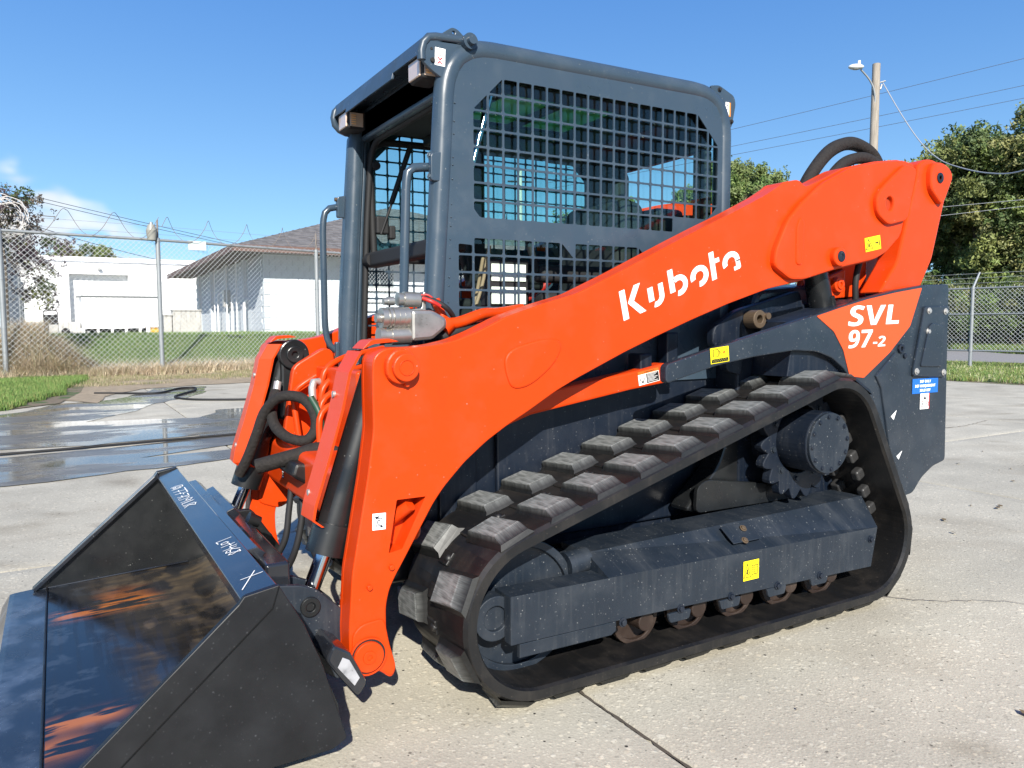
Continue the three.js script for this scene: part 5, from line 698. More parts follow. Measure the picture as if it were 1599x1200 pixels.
// ---- cab ----
{
  const GX = 0.4539, GY = 2.0489, PI_ = 0.0617, HS = 0.0276;
  const cell = (c, r, low, cut) => { // one punched hole, corners rounded; cut = diagonal corner taken off
    const x = GX + c * PI_, y = GY - r * PI_ - (low ? 0.559 : 0), h = HS; let p = [[x - h, y - h], [x + h, y - h], [x + h, y + h], [x - h, y + h]];
    if (cut === 'tl') p = [[x - h, y - h], [x + h, y - h], [x + h, y + h]];
    if (cut === 'tr') p = [[x - h, y - h], [x + h, y - h], [x - h, y + h]];
    if (cut === 'bl') p = [[x - h * 0.1, y - h], [x + h, y - h], [x + h, y + h], [x - h, y + h], [x - h, y]];
    if (cut === 'br') p = [[x - h, y - h], [x + h, y + h], [x - h, y + h]];
    if (cut === 'half') p = [[x - h, y - h], [x + h, y - h], [x + h, y + h * 0.1], [x - h, y + h * 0.2]];
    return roundPoly(p, 0.007, 2).reverse();
  };
  const holes = [];
  for (let r = 0; r < 8; r++) for (let c = 0; c < 19; c++) {
    if (r === 0) { if (c === 1) holes.push(cell(c, r, 0, 'tl')); else if (c === 17) holes.push(cell(c, r, 0, 'tr')); else if (c > 1 && c < 17) holes.push(cell(c, r)); }
    else if (r === 1 && c === 0) holes.push(cell(c, r, 0, 'tl'));
    else if (r === 1 && c === 18) holes.push(cell(c, r, 0, 'tr'));
    else if (r === 6 && c === 18) holes.push(cell(c, r, 0, 'br'));
    else if (r === 7) { if (c === 0) holes.push(cell(c, r, 0, 'bl')); else if (c < 15) holes.push(cell(c, r)); }
    else holes.push(cell(c, r));
  }
  for (let r = 0; r < 6; r++) for (let c = -1; c < 13; c++) {
    if (r === 0 && c === -1) holes.push(cell(c, r, 1, 'half')); else if (r === 0 && (c === 6 || c === 12)) holes.push(cell(c, r, 1, 'tr'));
    else holes.push(cell(c, r, 1));
  }
  const platePts = [[0.285, 0.98], [0.30, 1.4], [0.335, 1.93], ...[0, 1, 2, 3, 4].map((k) => { const a = Math.PI - k * Math.PI / 8; return [0.50 + 0.16 * Math.cos(a), 2.015 + 0.145 * Math.sin(a)]; }), ...[0, 1, 2, 3, 4].map((k) => { const a = Math.PI / 2 - k * Math.PI / 8; return [1.475 + 0.165 * Math.cos(a), 2.015 + 0.155 * Math.sin(a)]; }), [1.645, 1.2], [1.60, 0.98]];
  const frontPath = (z) => [[0.262, 0.92, z], [0.284, 1.33, z], [0.310, 1.70, z], [0.338, 2.165, z], [1.0, 2.172, z], [1.642, 2.178, z], [1.642, 1.05, z]];
  const cab = mesh('cab', [pipe(frontPath(0.452), 0.038, 0.17, 14, 0.025), pipe(frontPath(-0.452), 0.038, 0.17, 14, 0.025)], M.charcoal, loader);
  cab.userData.label = 'charcoal operator cab with punched steel side screens';
  for (const s of [1, -1]) mesh('side_screen', ext(platePts, s > 0 ? 0.476 : -0.480, s > 0 ? 0.480 : -0.476, 0.0004, holes), M.charcoal, cab);
  // weld beads along the near post, catching the light
  { const R = rng(3), w = []; for (let k = 0; k < 18; k++) { const y = 1.05 + (k + 0.7 * R()) * 0.052; w.push(new THREE.SphereGeometry(0.0022 + 0.0016 * R(), 6, 5).translate(0.312 + (y - 1.05) * 0.047, y + 0.01 * R(), 0.4815)); } mesh('weld_bead', w, M.charcoal, cab).userData.kind = 'stuff'; }
  mesh('window_pane', [bx(0.36, 1.60, 1.50, 2.10, 0.4555, 0.4575)], M.glass, cab);
  mesh('window_pane', [bx(0.40, 1.58, 1.50, 2.08, -0.4575, -0.4555)], M.glass, cab);
  // window rubbers inside the screens
  const rub = (z) => [pipe([[0.40, 1.52, z], [0.385, 2.03, z], [1.58, 2.06, z], [1.585, 1.52, z], [0.395, 1.51, z]], 0.016, 0.09, 8, 0.05)];
  mesh('window_seal', rub(-0.44), M.trim, cab);
  // roof: ring of plate round a tinted hatch, headliner, cross beams
  mesh('roof', [bx(0.36, 0.66, 2.150, 2.168, -0.44, 0.44, 0.004), bx(1.36, 1.62, 2.150, 2.168, -0.44, 0.44, 0.004), bx(0.66, 1.36, 2.150, 2.168, 0.30, 0.44, 0.004), bx(0.66, 1.36, 2.150, 2.168, -0.44, -0.30, 0.004)], M.charcoal, cab);
  mesh('headliner', [bx(0.40, 0.64, 2.06, 2.145, -0.42, 0.42, 0.02), bx(1.30, 1.60, 2.02, 2.145, -0.42, 0.42, 0.02), bx(0.64, 1.30, 2.08, 2.145, 0.31, 0.43, 0.01), bx(0.64, 1.30, 2.03, 2.145, -0.43, -0.31, 0.01), bx(0.345, 0.39, 2.03, 2.14, -0.43, 0.43, 0.01), bx(1.0, 1.03, 2.12, 2.145, -0.3, 0.3)], M.trim, cab);
  const hat = mesh('roof_hatch', bx(0.665, 1.355, 2.152, 2.156, -0.295, 0.295), M.hatch, cab);
  mesh('hatch_bars', [...[-0.2, -0.1, 0, 0.1, 0.2].map((z) => bx(0.665, 1.355, 2.160, 2.168, z - 0.006, z + 0.006)), ...[0.78, 0.90, 1.02, 1.14, 1.26].map((x) => bx(x - 0.006, x + 0.006, 2.1605, 2.1675, -0.295, 0.295))], M.charcoal, hat);
  // visor ahead of the posts
  const visorProf = [[0.248, 2.173], [0.242, 2.150], [0.236, 2.120], [0.244, 2.120], [0.262, 2.158], [0.42, 2.166], [0.42, 2.178]];
  const visor = mesh('visor', [ext(visorProf, -0.478, 0.478, 0.002),
    ext(roundPoly([[0.248, 2.172], [0.233, 2.129], [0.240, 2.090], [0.274, 2.064], [0.34, 2.03], [0.42, 2.12], [0.404, 2.178]], 0.012), 0.462, 0.478, 0.003),
    ext(roundPoly([[0.248, 2.172], [0.233, 2.129], [0.240, 2.090], [0.274, 2.064], [0.34, 2.03], [0.42, 2.12], [0.404, 2.178]], 0.012), -0.478, -0.462, 0.003),
    pipe([[0.238, 2.095, 0.472], [0.236, 2.13, 0.472], [0.256, 2.176, 0.472], [0.405, 2.184, 0.472]], 0.0145, 0.03, 10), pipe([[0.405, 2.05, -0.472], [0.27, 2.062, -0.472], [0.238, 2.09, -0.472], [0.236, 2.13, -0.472], [0.256, 2.172, -0.472], [0.405, 2.180, -0.472]], 0.0145, 0.03, 10),
    ext(roundPoly([[0.30, 2.184], [0.336, 2.210], [0.352, 2.220], [0.372, 2.216], [0.41, 2.186]], 0.012), 0.462, 0.476, 0.002, [roundPoly([[0.351, 2.198], [0.351, 2.208], [0.362, 2.208], [0.362, 2.198]], 0.004, 2).reverse()]),
    bx(0.345, 0.385, 2.02, 2.15, -0.44, 0.44, 0.012),
    // pressed drop along the lip
    ext([[0.236, 2.122], [0.232, 2.100], [0.240, 2.100], [0.246, 2.124]], -0.30, 0.22, 0.001)], M.charcoal, cab);
  visor.material = M.charcoal;
  mesh('hinge_bolt', [rod([0.407, 2.176, 0.455], [0.407, 2.176, 0.505], 0.027, 0.027, 24), rod([0.407, 2.176, 0.50], [0.407, 2.176, 0.522], 0.017, 0.015, 20)], M.charcoal, visor);
  mesh('plug', disc(0.272, 2.135, 0.477, 0.4795, 0.005, 10, 0.0005), M.trim, visor); mesh('plug', disc(0.275, 2.098, 0.477, 0.484, 0.008, 10, 0.001), M.trim, visor);
  label(visor, 0.038, 0.058, (k) => { fillR(k, '#f6f4f2', 0, 0, 100, 100); k.strokeStyle = '#333'; k.lineWidth = 3; k.beginPath(); k.arc(50, 28, 22, 0, 7); k.stroke(); k.lineWidth = 4; k.strokeStyle = '#222'; k.beginPath(); k.moveTo(50, 12); k.lineTo(38, 30); k.lineTo(45, 30); k.lineTo(45, 42); k.lineTo(55, 42); k.lineTo(55, 30); k.lineTo(62, 30); k.closePath(); k.stroke(); k.lineWidth = 9; k.strokeStyle = '#c8262e'; k.beginPath(); k.moveTo(26, 52); k.lineTo(50, 66); k.lineTo(74, 52); k.stroke(); k.beginPath(); k.moveTo(50, 62); k.lineTo(50, 80); k.stroke(); k.beginPath(); k.moveTo(26, 92); k.lineTo(50, 76); k.lineTo(74, 92); k.stroke(); }, 0.303, 2.113, 0.4785, -0.04);
  for (const z of [0.385, -0.385]) { const wl = mesh('work_light', [bx(0.252, 0.335, 2.048, 2.125, z - 0.055, z + 0.055, 0.012)], M.trim, cab); mesh('lens', [bx(0.246, 0.255, 2.056, 2.118, z - 0.047, z + 0.047, 0.004), bx(0.262, 0.32, 2.058, 2.115, z + 0.0545, z + 0.0575, 0.001)], M.lens, wl); for (let i = 0; i < 5; i++) mesh('lens_rib', bx(0.268, 0.288, 2.066 + i * 0.009, 2.0695 + i * 0.009, z + 0.0574, z + 0.0595), std({ color: RGB(0.9, 0.5, 0.2), roughness: 0.3 }), wl); }
  // rear corner plate
  const rc = mesh('rear_corner_plate', ext(roundPoly([[1.545, 2.206], [1.60, 2.215], [1.688, 2.182], [1.698, 2.150], [1.676, 2.05], [1.64, 2.03], [1.60, 2.14]], 0.014), 0.466, 0.474, 0.002), M.charcoal, cab);
  label(rc, 0.03, 0.058, (k) => { fillR(k, '#f6f4f2', 0, 0, 100, 100); fillR(k, '#d08030', 70, 0, 30, 100); k.fillStyle = '#555'; k.fillRect(20, 20, 30, 8); k.fillRect(20, 50, 30, 6); }, 1.652, 2.122, 0.4748, 0.0);
  mesh('bolt', [...bolt(1.672, 2.073, 0.474, 0.007), ...bolt(1.60, 2.196, 0.474, 0.007)], M.trim, rc);
  // front corner posts, door seal track, lower front
  const postPts = roundPoly([[0.236, 0.96], [0.244, 1.3], [0.270, 1.66], [0.300, 2.05], [0.40, 2.05], [0.385, 1.70], [0.362, 1.30], [0.345, 0.96]], 0.02);
  mesh('front_post', [ext(postPts, -0.49, -0.452, 0.006), ext(roundPoly([[0.262, 0.98], [0.30, 1.66], [0.33, 2.05], [0.36, 2.05], [0.333, 1.66], [0.295, 0.98]], 0.01), -0.454, -0.42, 0.006), pipe([[0.31, 0.98, -0.445], [0.345, 1.66, -0.445], [0.37, 2.03, -0.445]], 0.011, 0.05, 8)], M.charcoal, cab);
  mesh('door_seal', [pipe([[0.335, 1.0, -0.43], [0.365, 1.66, -0.43], [0.385, 1.96, -0.42], [0.39, 2.02, -0.36], [0.39, 2.02, 0.36], [0.385, 1.96, 0.42], [0.345, 1.3, 0.42]], 0.014, 0.07, 8)], M.trim, cab);
  // handles on the two front posts
  const h1 = mesh('grab_handle', pipe([[0.276, 1.752, 0.44], [0.200, 1.745, 0.44], [0.190, 1.70, 0.44], [0.170, 1.18, 0.44], [0.26, 1.13, 0.44]], 0.0155, 0.045, 12), M.charcoal, cab);
  mesh('handle_bracket', [ext(roundPoly([[0.262, 1.70], [0.262, 1.79], [0.31, 1.80], [0.31, 1.70]], 0.01), 0.462, 0.486, 0.003), ...bolt(0.268, 1.785, 0.47, 0.010), ...bolt(0.268, 1.715, 0.47, 0.010)], M.charcoal, h1);
  const h2 = mesh('grab_handle', pipe([[0.275, 1.742, -0.50], [0.200, 1.732, -0.50], [0.186, 1.66, -0.50], [0.186, 1.20, -0.50], [0.200, 1.125, -0.50], [0.25, 1.09, -0.50]], 0.0145, 0.05, 12), M.charcoal, cab);
  mesh('handle_bracket', [ext(roundPoly([[0.246, 1.69], [0.246, 1.78], [0.29, 1.79], [0.29, 1.69]], 0.01), -0.498, -0.47, 0.003), ext(roundPoly([[0.225, 1.05], [0.225, 1.14], [0.27, 1.14], [0.27, 1.05]], 0.01), -0.498, -0.47, 0.003)], M.charcoal, h2);
  mesh('bolt', [rod([0.238, 1.77, -0.485], [0.262, 1.77, -0.485], 0.009, 0.009, 8), rod([0.222, 1.07, -0.485], [0.245, 1.07, -0.485], 0.009, 0.009, 8)], M.brass, h2);
  // inside: rear wall, seat, levers, monitor, bars
  mesh('rear_wall', [bx(1.56, 1.60, 0.95, 1.50, -0.44, 0.44, 0.01), bx(1.56, 1.60, 1.95, 2.1, -0.44, 0.44, 0.01), bx(1.56, 1.60, 1.50, 1.95, 0.36, 0.44, 0.01), bx(1.56, 1.60, 1.50, 1.95, -0.44, -0.36, 0.01)], M.trim, cab);
  mesh('cab_floor', [bx(0.27, 1.60, 0.95, 0.99, -0.44, 0.44, 0.01), bx(0.27, 0.36, 0.99, 1.02, -0.44, 0.44, 0.01)], M.trim, cab);
  mesh('air_intake', [bx(1.66, 1.84, 1.40, 1.775, -0.24, 0.02, 0.03), rod([1.75, 1.42, 0.12], [1.75, 1.72, 0.12], 0.06, 0.06, 18)], M.trim, loader);
  mesh('far_pillar', [bx(0.86, 0.96, 1.45, 2.05, -0.45, -0.415, 0.012)], M.trim, cab);
  const seat = mesh('operator_seat', [new RoundedBoxGeometry(0.46, 0.14, 0.50, 3, 0.05).translate(1.08, 1.24, 0.0), new RoundedBoxGeometry(0.14, 0.52, 0.46, 3, 0.05).rotateZ(-0.14).translate(1.32, 1.50, 0), bx(0.95, 1.25, 0.99, 1.18, -0.2, 0.2, 0.03)], M.seat, cab);
  mesh('armrest', [bx(0.80, 1.20, 1.38, 1.45, 0.26, 0.34, 0.02), bx(0.80, 1.20, 1.38, 1.45, -0.34, -0.26, 0.02), rod([0.80, 1.42, 0.30], [0.76, 1.56, 0.29], 0.014), new THREE.SphereGeometry(0.03, 12, 10).translate(0.755, 1.585, 0.29), rod([0.80, 1.42, -0.30], [0.76, 1.56, -0.29], 0.014), new THREE.SphereGeometry(0.03, 12, 10).translate(0.755, 1.585, -0.29)], M.trim, seat);
  mesh('headrest', [new RoundedBoxGeometry(0.09, 0.16, 0.26, 3, 0.035).translate(1.37, 1.82, 0), rod([1.36, 1.70, 0.06], [1.37, 1.80, 0.06], 0.008), rod([1.36, 1.70, -0.06], [1.37, 1.80, -0.06], 0.008)], M.seat, seat);
  mesh('lap_bar', [pipe([[1.45, 1.60, 0.33], [1.2, 1.36, 0.34], [0.72, 1.18, 0.33], [0.72, 1.18, -0.33], [1.2, 1.36, -0.34], [1.45, 1.60, -0.33]], 0.018, 0.08, 10)], M.red, seat);
  const pn = mesh('control_panel', [bx(0.53, 0.72, 1.28, 1.46, 0.325, 0.375, 0.01)], M.trim, cab);
  mesh('cream_strip', [bx(0.55, 0.70, 1.375, 1.44, 0.3752, 0.382, 0.003), bx(0.55, 0.70, 1.290, 1.355, 0.3752, 0.382, 0.003)], M.creamPlate, pn);  // two pale cream plates on the panel face
  mesh('side_console', [bx(0.42, 0.9, 1.0, 1.12, 0.30, 0.43, 0.03), bx(0.75, 1.5, 1.0, 1.34, 0.34, 0.43, 0.03), bx(0.75, 1.5, 1.0, 1.34, -0.43, -0.34, 0.03)], M.trim, cab);
  mesh('front_crossbar', [bx(0.35, 0.42, 1.47, 1.535, -0.44, 0.44, 0.015), rod([0.36, 1.50, -0.42], [0.36, 1.50, -0.36], 0.025)], M.trim, cab);
  mesh('wiring', [hose([[0.42, 1.02, 0.40], [0.45, 1.2, 0.39], [0.50, 1.36, 0.40], [0.52, 1.5, 0.42]], 0.007, 30, 6), hose([[0.40, 1.02, 0.37], [0.42, 1.15, 0.38], [0.49, 1.30, 0.36], [0.51, 1.46, 0.39]], 0.007, 30, 6), hose([[0.45, 1.02, 0.38], [0.48, 1.12, 0.40], [0.47, 1.22, 0.36]], 0.009, 20, 6)], std({ color: RGB(0.2, 0.17, 0.10), roughness: 0.7 }), cab);
  mesh('gas_strut', [rod([0.44, 1.70, 0.40], [0.535, 2.02, 0.39], 0.008, 0.008, 10), rod([0.49, 1.87, 0.395], [0.545, 2.05, 0.39], 0.013, 0.013, 10)], M.chrome, cab);
  mesh('gas_strut', [rod([0.42, 1.62, -0.40], [0.50, 1.84, -0.39], 0.006, 0.006, 10), rod([0.47, 1.76, -0.395], [0.56, 2.02, -0.38], 0.012, 0.012, 10)], M.trim, cab);
  mesh('door_latch', [bx(0.40, 0.46, 1.62, 1.70, -0.44, -0.40, 0.01), bx(0.46, 0.49, 1.60, 1.66, -0.435, -0.395, 0.008), disc(0.405, 1.92, -0.43, -0.40, 0.02, 14)], M.trim, cab);
  mesh('step_bracket', ext(roundPoly([[1.42, 1.50], [1.42, 1.60], [1.50, 1.625], [1.58, 1.62], [1.58, 1.50]], 0.02), 0.475, 0.505, 0.006), M.charcoal, cab);
}
// auxiliary couplers by the near post
{
  const z = 0.56, cb = mesh('hydraulic_coupler', [
    ext(roundPoly([[0.135, 1.262], [0.21, 1.262], [0.262, 1.235], [0.262, 1.205], [0.21, 1.165], [0.135, 1.160]], 0.012), z - 0.045, z + 0.04, 0.012),
    rod([0.14, 1.238, z], [0.085, 1.236, z], 0.034, 0.034, 24), rod([0.088, 1.236, z], [0.060, 1.236, z], 0.031, 0.028, 24), rod([0.062, 1.236, z], [0.045, 1.236, z], 0.033, 0.033, 24), rod([0.05, 1.236, z], [0.028, 1.236, z], 0.015, 0.015, 14),
    rod([0.14, 1.180, z + 0.005], [0.075, 1.178, z + 0.005], 0.029, 0.029, 24), rod([0.078, 1.178, z + 0.005], [0.048, 1.178, z + 0.005], 0.025, 0.024, 24), rod([0.052, 1.178, z + 0.005], [0.034, 1.178, z + 0.005], 0.028, 0.028, 24),
    ...[0.068, 0.082, 0.10, 0.118].map((x) => rod([x, 1.236, z], [x + 0.006, 1.236, z], 0.0355, 0.0355, 24)),
    rod([0.19, 1.296, z - 0.03], [0.135, 1.298, z - 0.03], 0.025, 0.025, 20), rod([0.135, 1.298, z - 0.03], [0.115, 1.298, z - 0.03], 0.020, 0.022, 20), rod([0.105, 1.292, z - 0.04], [0.07, 1.290, z - 0.04], 0.012, 0.011, 14), rod([0.105, 1.292, z - 0.04], [0.085, 1.291, z - 0.04], 0.016, 0.016, 6),
    ext(roundPoly([[0.205, 1.322], [0.215, 1.325], [0.215, 1.25], [0.14, 1.25], [0.14, 1.262], [0.20, 1.27]], 0.006), z - 0.065, z - 0.025, 0.003)], M.steel, loader);
  mesh('hydraulic_pipe', [pipe([[0.25, 1.218, z], [0.31, 1.216, z], [0.37, 1.236, z], [0.43, 1.254, z - 0.02], [0.50, 1.252, z - 0.05], [0.62, 1.27, z - 0.08]], 0.020, 0.06, 12), pipe([[0.265, 1.30, z - 0.06], [0.28, 1.25, z - 0.05], [0.29, 1.215, z - 0.02]], 0.016, 0.03, 10), rod([0.262, 1.20, z], [0.29, 1.22, z], 0.034, 0.028, 6)], M.orange, cb);
  mesh('wiring', [hose([[0.20, 1.305, z - 0.03], [0.24, 1.292, z - 0.01], [0.275, 1.272, z], [0.31, 1.245, z - 0.02], [0.33, 1.22, z - 0.04]], 0.009, 30, 8)], M.trim, cb);
  mesh('wiring', [hose([[0.20, 1.302, z - 0.02], [0.225, 1.29, z - 0.0], [0.255, 1.276, z]], 0.007, 16, 8), hose([[0.20, 1.312, z - 0.03], [0.22, 1.312, z - 0.02], [0.25, 1.285, z - 0.01]], 0.004, 16, 6)], M.red, cb);
  mesh('hydraulic_hose', [hose([[0.26, 1.17, 0.55], [0.32, 1.19, 0.55], [0.40, 1.20, 0.54], [0.52, 1.22, 0.50]], 0.022, 30, 10), hose([[0.22, 1.15, 0.50], [0.30, 1.155, 0.52], [0.36, 1.18, 0.52]], 0.022, 20, 10)], M.trim, cb);
}

// ---- bucket and quick hitch ----
{
  const rust = tex(1024, 1024, (i, j) => { // u along the bucket's width, v from back to lip
    const u = i / 1024, v = j / 1024, st = fbm(u * 70, v * 6, 131, 4), b = fbm(u * 9, v * 9, 133, 5), wear = fbm(u * 60, v * 9, 137, 4);
    const band = (c, w, lo, hi) => Math.exp(-Math.pow((u - c) / w, 2)) * step(lo, lo + 0.12, v) * (1 - step(hi - 0.12, hi, v));
    const r = clamp(step(0.44, 0.60, st + 0.10 * b) * (band(0.225, 0.03, 0.26, 0.80) * 1.3 + band(0.165, 0.05, 0.3, 0.62) * 0.5 + band(0.73, 0.022, 0.48, 0.93) * 1.2 + band(0.80, 0.03, 0.6, 0.97) + band(0.88, 0.02, 0.7, 0.95) * 0.8 + band(0.20, 0.035, 0.80, 0.98) * 0.9));
    const back = 1 - step(0.42, 0.66, v + 0.25 * (u - 0.35) + 0.2 * (b - 0.5)), dust = (0.25 + 0.75 * step(0.40, 0.62, b)) * back, blot = step(0.58, 0.68, fbm(u * 7 + 4, v * 5, 141, 4)) * back, sc = step(0.58, 0.72, fbm(u * 40, v * 14, 143, 4)) * 0.16 * (1 - back);
    const base = [0.008, 0.010, 0.014], mud = [0.085, 0.062, 0.036], ru = [0.42, 0.125, 0.018], gr = [0.12, 0.15, 0.19];
    const m = clamp(dust * (1 - 0.85 * blot) * (0.05 + 1.5 * wear * wear + 0.3 * fbm(u * 30, v * 30, 145, 3)));
    return [0, 1, 2].map((q) => lerp(lerp(lerp(base[q], mud[q], m), gr[q], sc), ru[q], r * 0.9));
  }, 1); rust.repeat.set(1, 1);
  const rustR = tex(512, 512, (i, j) => { const u = i / 512, v = j / 512, b = fbm(u * 9, v * 9, 133, 5), st = fbm(u * 6, v * 50, 139, 4); const q = clamp(0.13 + 0.40 * step(0.40, 0.62, b) * (1 - step(0.42, 0.66, v + 0.25 * (u - 0.35))) + 0.10 * step(0.5, 0.7, st)); return [q, q, q]; }, 1, false); rustR.repeat.set(1, 1);
  const floorM = new THREE.MeshPhysicalMaterial({ map: rust, roughnessMap: rustR, roughness: 1, side: THREE.DoubleSide });
  const W2 = 0.945;
  // shell: floor, curved heel and back, swept along z
  const inner = [[-1.055, 0.066], [-0.90, 0.084], [-0.60, 0.096], [-0.36, 0.104], [-0.285, 0.125], [-0.262, 0.18], [-0.30, 0.33], [-0.352, 0.47], [-0.372, 0.50]], L = [0]; for (let i = 1; i < inner.length; i++) L.push(L[i - 1] + Math.hypot(inner[i][0] - inner[i - 1][0], inner[i][1] - inner[i - 1][1]));
  const P = [], U = [], I = []; inner.forEach(([x, y], i) => [-W2, W2].forEach((z, k) => { P.push(x, y, z); U.push(k, 0.92 * (1 - L[i] / 0.80)); })); for (let i = 0; i < inner.length - 1; i++) I.push(i * 2, i * 2 + 1, i * 2 + 2, i * 2 + 1, i * 2 + 3, i * 2 + 2);
  const sg = new THREE.BufferGeometry(); sg.setAttribute('position', new THREE.Float32BufferAttribute(P, 3)); sg.setAttribute('uv', new THREE.Float32BufferAttribute(U, 2)); sg.setIndex(I); sg.computeVertexNormals(); sg.userData.keepUV = true;
  const bucket = mesh('bucket', sg, floorM, loader); bucket.userData.label = 'black steel bucket with rust streaks inside';
  const outerP = [[-1.055, 0.062], [-0.60, 0.086], [-0.30, 0.088], [-0.238, 0.115], [-0.24, 0.20], [-0.30, 0.36], [-0.345, 0.47], [-0.36, 0.49], [-0.368, 0.492], [-0.348, 0.465], [-0.296, 0.325], [-0.258, 0.18], [-0.281, 0.121], [-0.36, 0.100], [-0.60, 0.092]];
  mesh('bucket_shell', ext(outerP, -W2, W2), M.black, bucket);
  const lipG = ext([[-1.098, 0.022], [-1.09, 0.018], [-0.93, 0.060], [-0.93, 0.084], [-1.05, 0.074], [-1.068, 0.070]], -0.972, 0.972, 0.002);
  mesh('cutting_edge', lipG, new THREE.MeshPhysicalMaterial({ map: paint([0.013, 0.016, 0.022], 61, { dust: 0.4, specks: 500, mottle: 0.4, dustCol: [0.12, 0.15, 0.20] }), roughnessMap: rC, roughness: 1, clearcoat: 0.3, clearcoatRoughness: 0.2 }), bucket);
  mesh('weld_bead', [pipe([[-0.93, 0.0835, -0.94], [-0.93, 0.0835, 0.94]], 0.0045, 0.01, 8)], M.plate, bucket);
  const endPts = roundPoly([[-0.392, 0.560], [-0.475, 0.545], [-0.490, 0.528], [-0.985, 0.088], [-0.95, 0.066], [-0.60, 0.080], [-0.26, 0.088], [-0.222, 0.108], [-0.287, 0.336], [-0.33, 0.445]], 0.008);
  for (const s of [1, -1]) {
    const e = mesh('end_plate', ext(endPts, s > 0 ? 0.944 : -0.958, s > 0 ? 0.958 : -0.944, 0.002), s > 0 ? M.plate : M.black, bucket);
    mesh('edge_bar', ext([[-0.392, 0.562], [-0.478, 0.548], [-0.492, 0.530], [-0.985, 0.090], [-0.93, 0.076], [-0.90, 0.075], [-0.41, 0.505]], s > 0 ? 0.9575 : -0.970, s > 0 ? 0.970 : -0.9575, 0.003), s > 0 ? M.plate : M.gloss, e); if (s < 0) mesh('edge_bar', ext([[-0.478, 0.549], [-0.492, 0.532], [-0.985, 0.0915], [-0.97, 0.082], [-0.47, 0.525]], -0.9435, -0.918, 0.003), M.gloss, e);
    mesh('weld_bead', [pipe([[-0.975, 0.086, s * 0.942], [-0.48, 0.522, s * 0.942]], 0.005, 0.01, 6), pipe([[-0.97, 0.082, s * 0.942], [-0.36, 0.112, s * 0.942]], 0.005, 0.01, 6)], M.gloss, e);
  }
  const beam = mesh('top_beam', [ext(roundPoly([[-0.392, 0.556], [-0.480, 0.530], [-0.474, 0.490], [-0.462, 0.488], [-0.466, 0.518], [-0.40, 0.538], [-0.37, 0.47], [-0.345, 0.465]], 0.004), -0.944, 0.944, 0.001)], M.gloss, bucket);
  // chalk writing on the sloping top of the beam
  const write = (w, h, draw, z, t) => { const c = document.createElement('canvas'); c.width = 768; c.height = Math.round(768 * h / w); const k = c.getContext('2d'); k.scale(7.68, 7.68); k.strokeStyle = '#fff'; k.lineCap = 'round'; k.lineWidth = 2.2; draw(k); const tx = new THREE.CanvasTexture(c); const g = new THREE.PlaneGeometry(w, h).toNonIndexed(); g.userData.keepUV = true; const d = V(0.088, 0.026, 0).normalize(), nrm = V(-0.026, 0.088, 0).normalize(); const m4 = new THREE.Matrix4().makeBasis(V(0, 0, 1), d.clone().multiplyScalar(-1).negate(), nrm); 
    g.applyMatrix4(new THREE.Matrix4().makeBasis(V(0, 0, 1), d, V(0, 0, 1).cross(d))).translate(-0.436 + t * 0.088, 0.5442 + t * 0.026, z); const m = mesh('chalk_writing', g, std({ color: RGB(0.85, 0.85, 0.83), alphaMap: tx, transparent: true, alphaTest: 0.3, roughness: 0.9, side: THREE.DoubleSide }), beam); return m; };
  const hand = (k, glyphs) => { for (const [x, y, s, strokes] of glyphs) for (const st of strokes) { k.beginPath(); st.forEach(([a, b], i) => (i ? k.lineTo(x + a * s, y + b * s) : k.moveTo(x + a * s, y + b * s))); k.stroke(); } };
  const D = { 7: [[[0, 0], [0.8, 0], [0.3, 1]], [[0.2, 0.5], [0.7, 0.5]]], 0: [[[0.4, 0], [0.05, 0.3], [0.1, 0.8], [0.4, 1], [0.75, 0.7], [0.7, 0.2], [0.4, 0]]], 9: [[[0.7, 0.2], [0.3, 0], [0.05, 0.3], [0.4, 0.5], [0.7, 0.2], [0.6, 1]]], 1: [[[0.3, 0], [0.3, 1]]], U: [[[0, 0], [0.05, 0.8], [0.4, 1], [0.7, 0.8], [0.75, 0]]], R: [[[0.1, 1], [0.1, 0], [0.6, 0.15], [0.1, 0.5], [0.7, 1]]], L: [[[0.1, -0.1], [0.05, 1], [0.6, 0.95]]], o: [[[0.4, 0.45], [0.1, 0.6], [0.15, 0.95], [0.5, 0.95], [0.6, 0.6], [0.4, 0.45]]], t: [[[0.35, 0.05], [0.3, 1]], [[0, 0.4], [0.7, 0.35]]], 4: [[[0.1, 0], [0.05, 0.5], [0.7, 0.45]], [[0.5, 0.1], [0.45, 1.05]]], 6: [[[0.6, 0], [0.15, 0.4], [0.15, 0.85], [0.5, 1], [0.65, 0.7], [0.2, 0.6]]], 8: [[[0.6, 0.1], [0.2, 0.1], [0.6, 0.7], [0.4, 1], [0.1, 0.75], [0.6, 0.1]]], X: [[[0, 0.1], [1, 0.9]], [[0.8, 0], [0.1, 1]]], '-': [[[0, 0.5], [0.5, 0.5]]] };
  write(0.44, 0.060, (k) => { k.fillStyle = '#000'; k.fillRect(0, 0, 100, 20); k.lineWidth = 0.7; k.beginPath(); k.ellipse(9, 9, 7, 6, 0, 0, 7); k.stroke(); hand(k, [[4, 5, 7, D[6]], [9.5, 5, 7, D[8]], [21, 3, 12, D[7]], [32, 3, 12, D[7]], [42, 3, 8, D['-']], [47, 4, 11, D[7]], [56, 4, 11, D[0]], [66, 3, 12, D[9]], [75, 3, 12, D[1]], [80, 4, 11, D.U], [90, 3, 12, D.R]]); }, -0.37, 0.0);
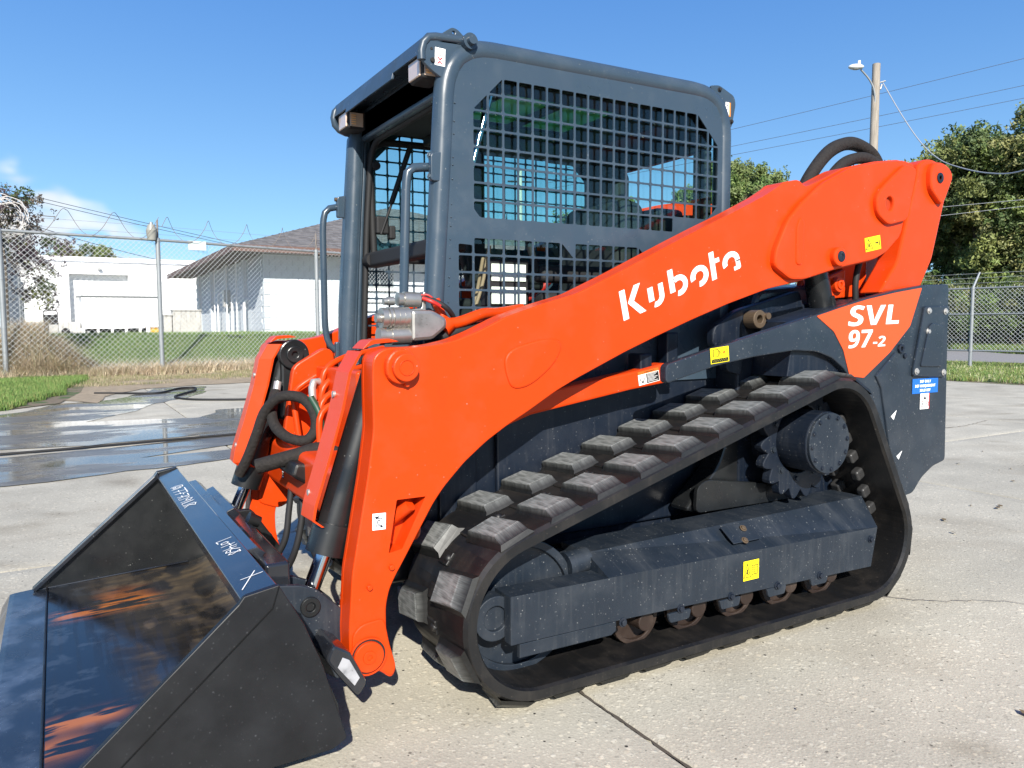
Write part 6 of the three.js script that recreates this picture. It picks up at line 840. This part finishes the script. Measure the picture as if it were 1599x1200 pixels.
  write(0.19, 0.062, (k) => { k.fillStyle = '#000'; k.fillRect(0, 0, 100, 40); k.lineWidth = 1.5; hand(k, [[4, 6, 22, D.L], [18, 2, 22, D.o], [34, 4, 22, D.t], [52, 4, 22, D[4]], [66, 4, 22, D[6]], [82, 4, 20, D[8]]]); }, 0.49, 0.1);
  write(0.11, 0.085, (k) => { k.fillStyle = '#000'; k.fillRect(0, 0, 100, 70); k.lineWidth = 2.8; hand(k, [[10, 12, 64, [[[0.27, 0.68], [0.42, -0.12]], [[1.3, 0.84], [-0.06, 0.08]]]]]); }, 0.83, 0.0);
  // quick hitch frame behind the bucket
  const q = mesh('quick_hitch', [bx(-0.345, -0.27, 0.40, 0.505, -0.60, 0.60, 0.01), bx(-0.24, -0.16, 0.17, 0.24, -0.60, 0.60, 0.01), ext([[-0.36, 0.505], [-0.30, 0.53], [-0.20, 0.42], [-0.22, 0.40], [-0.33, 0.48]], -0.56, -0.10, 0.003), ext([[-0.375, 0.530], [-0.345, 0.535], [-0.32, 0.515], [-0.34, 0.49]], -0.72, 0.50, 0.002)], M.gloss, loader);
  const br = roundPoly([[-0.330, 0.455], [-0.252, 0.442], [-0.203, 0.419], [-0.126, 0.343], [-0.129, 0.184], [-0.118, 0.150], [-0.148, 0.128], [-0.190, 0.160], [-0.250, 0.24], [-0.285, 0.36]], 0.012);
  for (const [z0, z1] of [[0.630, 0.652], [0.53, 0.552], [-0.552, -0.53], [-0.652, -0.630]]) mesh('hitch_bracket', ext(br, z0, z1, 0.004), M.dusty, q);
  mesh('hitch_pin', [ring(-0.229, 0.374, 0.650, 0.662, 0.030, 0.014, 24, 0.002), disc(-0.229, 0.374, 0.650, 0.656, 0.016, 16), rod([-0.229, 0.374, 0.5], [-0.229, 0.374, 0.65], 0.025), rod([-0.229, 0.374, -0.65], [-0.229, 0.374, -0.5], 0.025)], M.black, q);
  mesh('hitch_step', [ext(roundPoly([[-0.205, 0.305], [-0.155, 0.272], [-0.105, 0.168], [-0.135, 0.130], [-0.180, 0.19], [-0.228, 0.26]], 0.015), 0.64, 0.80, 0.008)], M.gloss, q);
  mesh('glint_patch', ext([[-0.195, 0.235], [-0.180, 0.262], [-0.160, 0.250], [-0.130, 0.19], [-0.146, 0.170]], 0.8002, 0.8025, 0.001), std({ map: paint([0.55, 0.56, 0.6], 44, { dust: 0.9, specks: 400, mottle: 0.8, dustCol: [0.06, 0.06, 0.07] }), metalness: 0.4, roughness: 0.3 }), q);  // pale plate painting the white glare on the hitch step
  mesh('hitch_lever', [rod([-0.25, 0.46, -0.30], [-0.16, 0.36, -0.30], 0.02, 0.02, 12), rod([-0.16, 0.36, -0.34], [-0.16, 0.36, -0.22], 0.03, 0.03, 14), ext(roundPoly([[-0.29, 0.50], [-0.22, 0.50], [-0.11, 0.33], [-0.13, 0.25], [-0.2, 0.3]], 0.02), -0.20, -0.17, 0.004), rod([-0.28, 0.52, 0.05], [-0.24, 0.50, 0.05], 0.025, 0.02, 10)], M.black, q);
}

renderer.render(scene, camera);
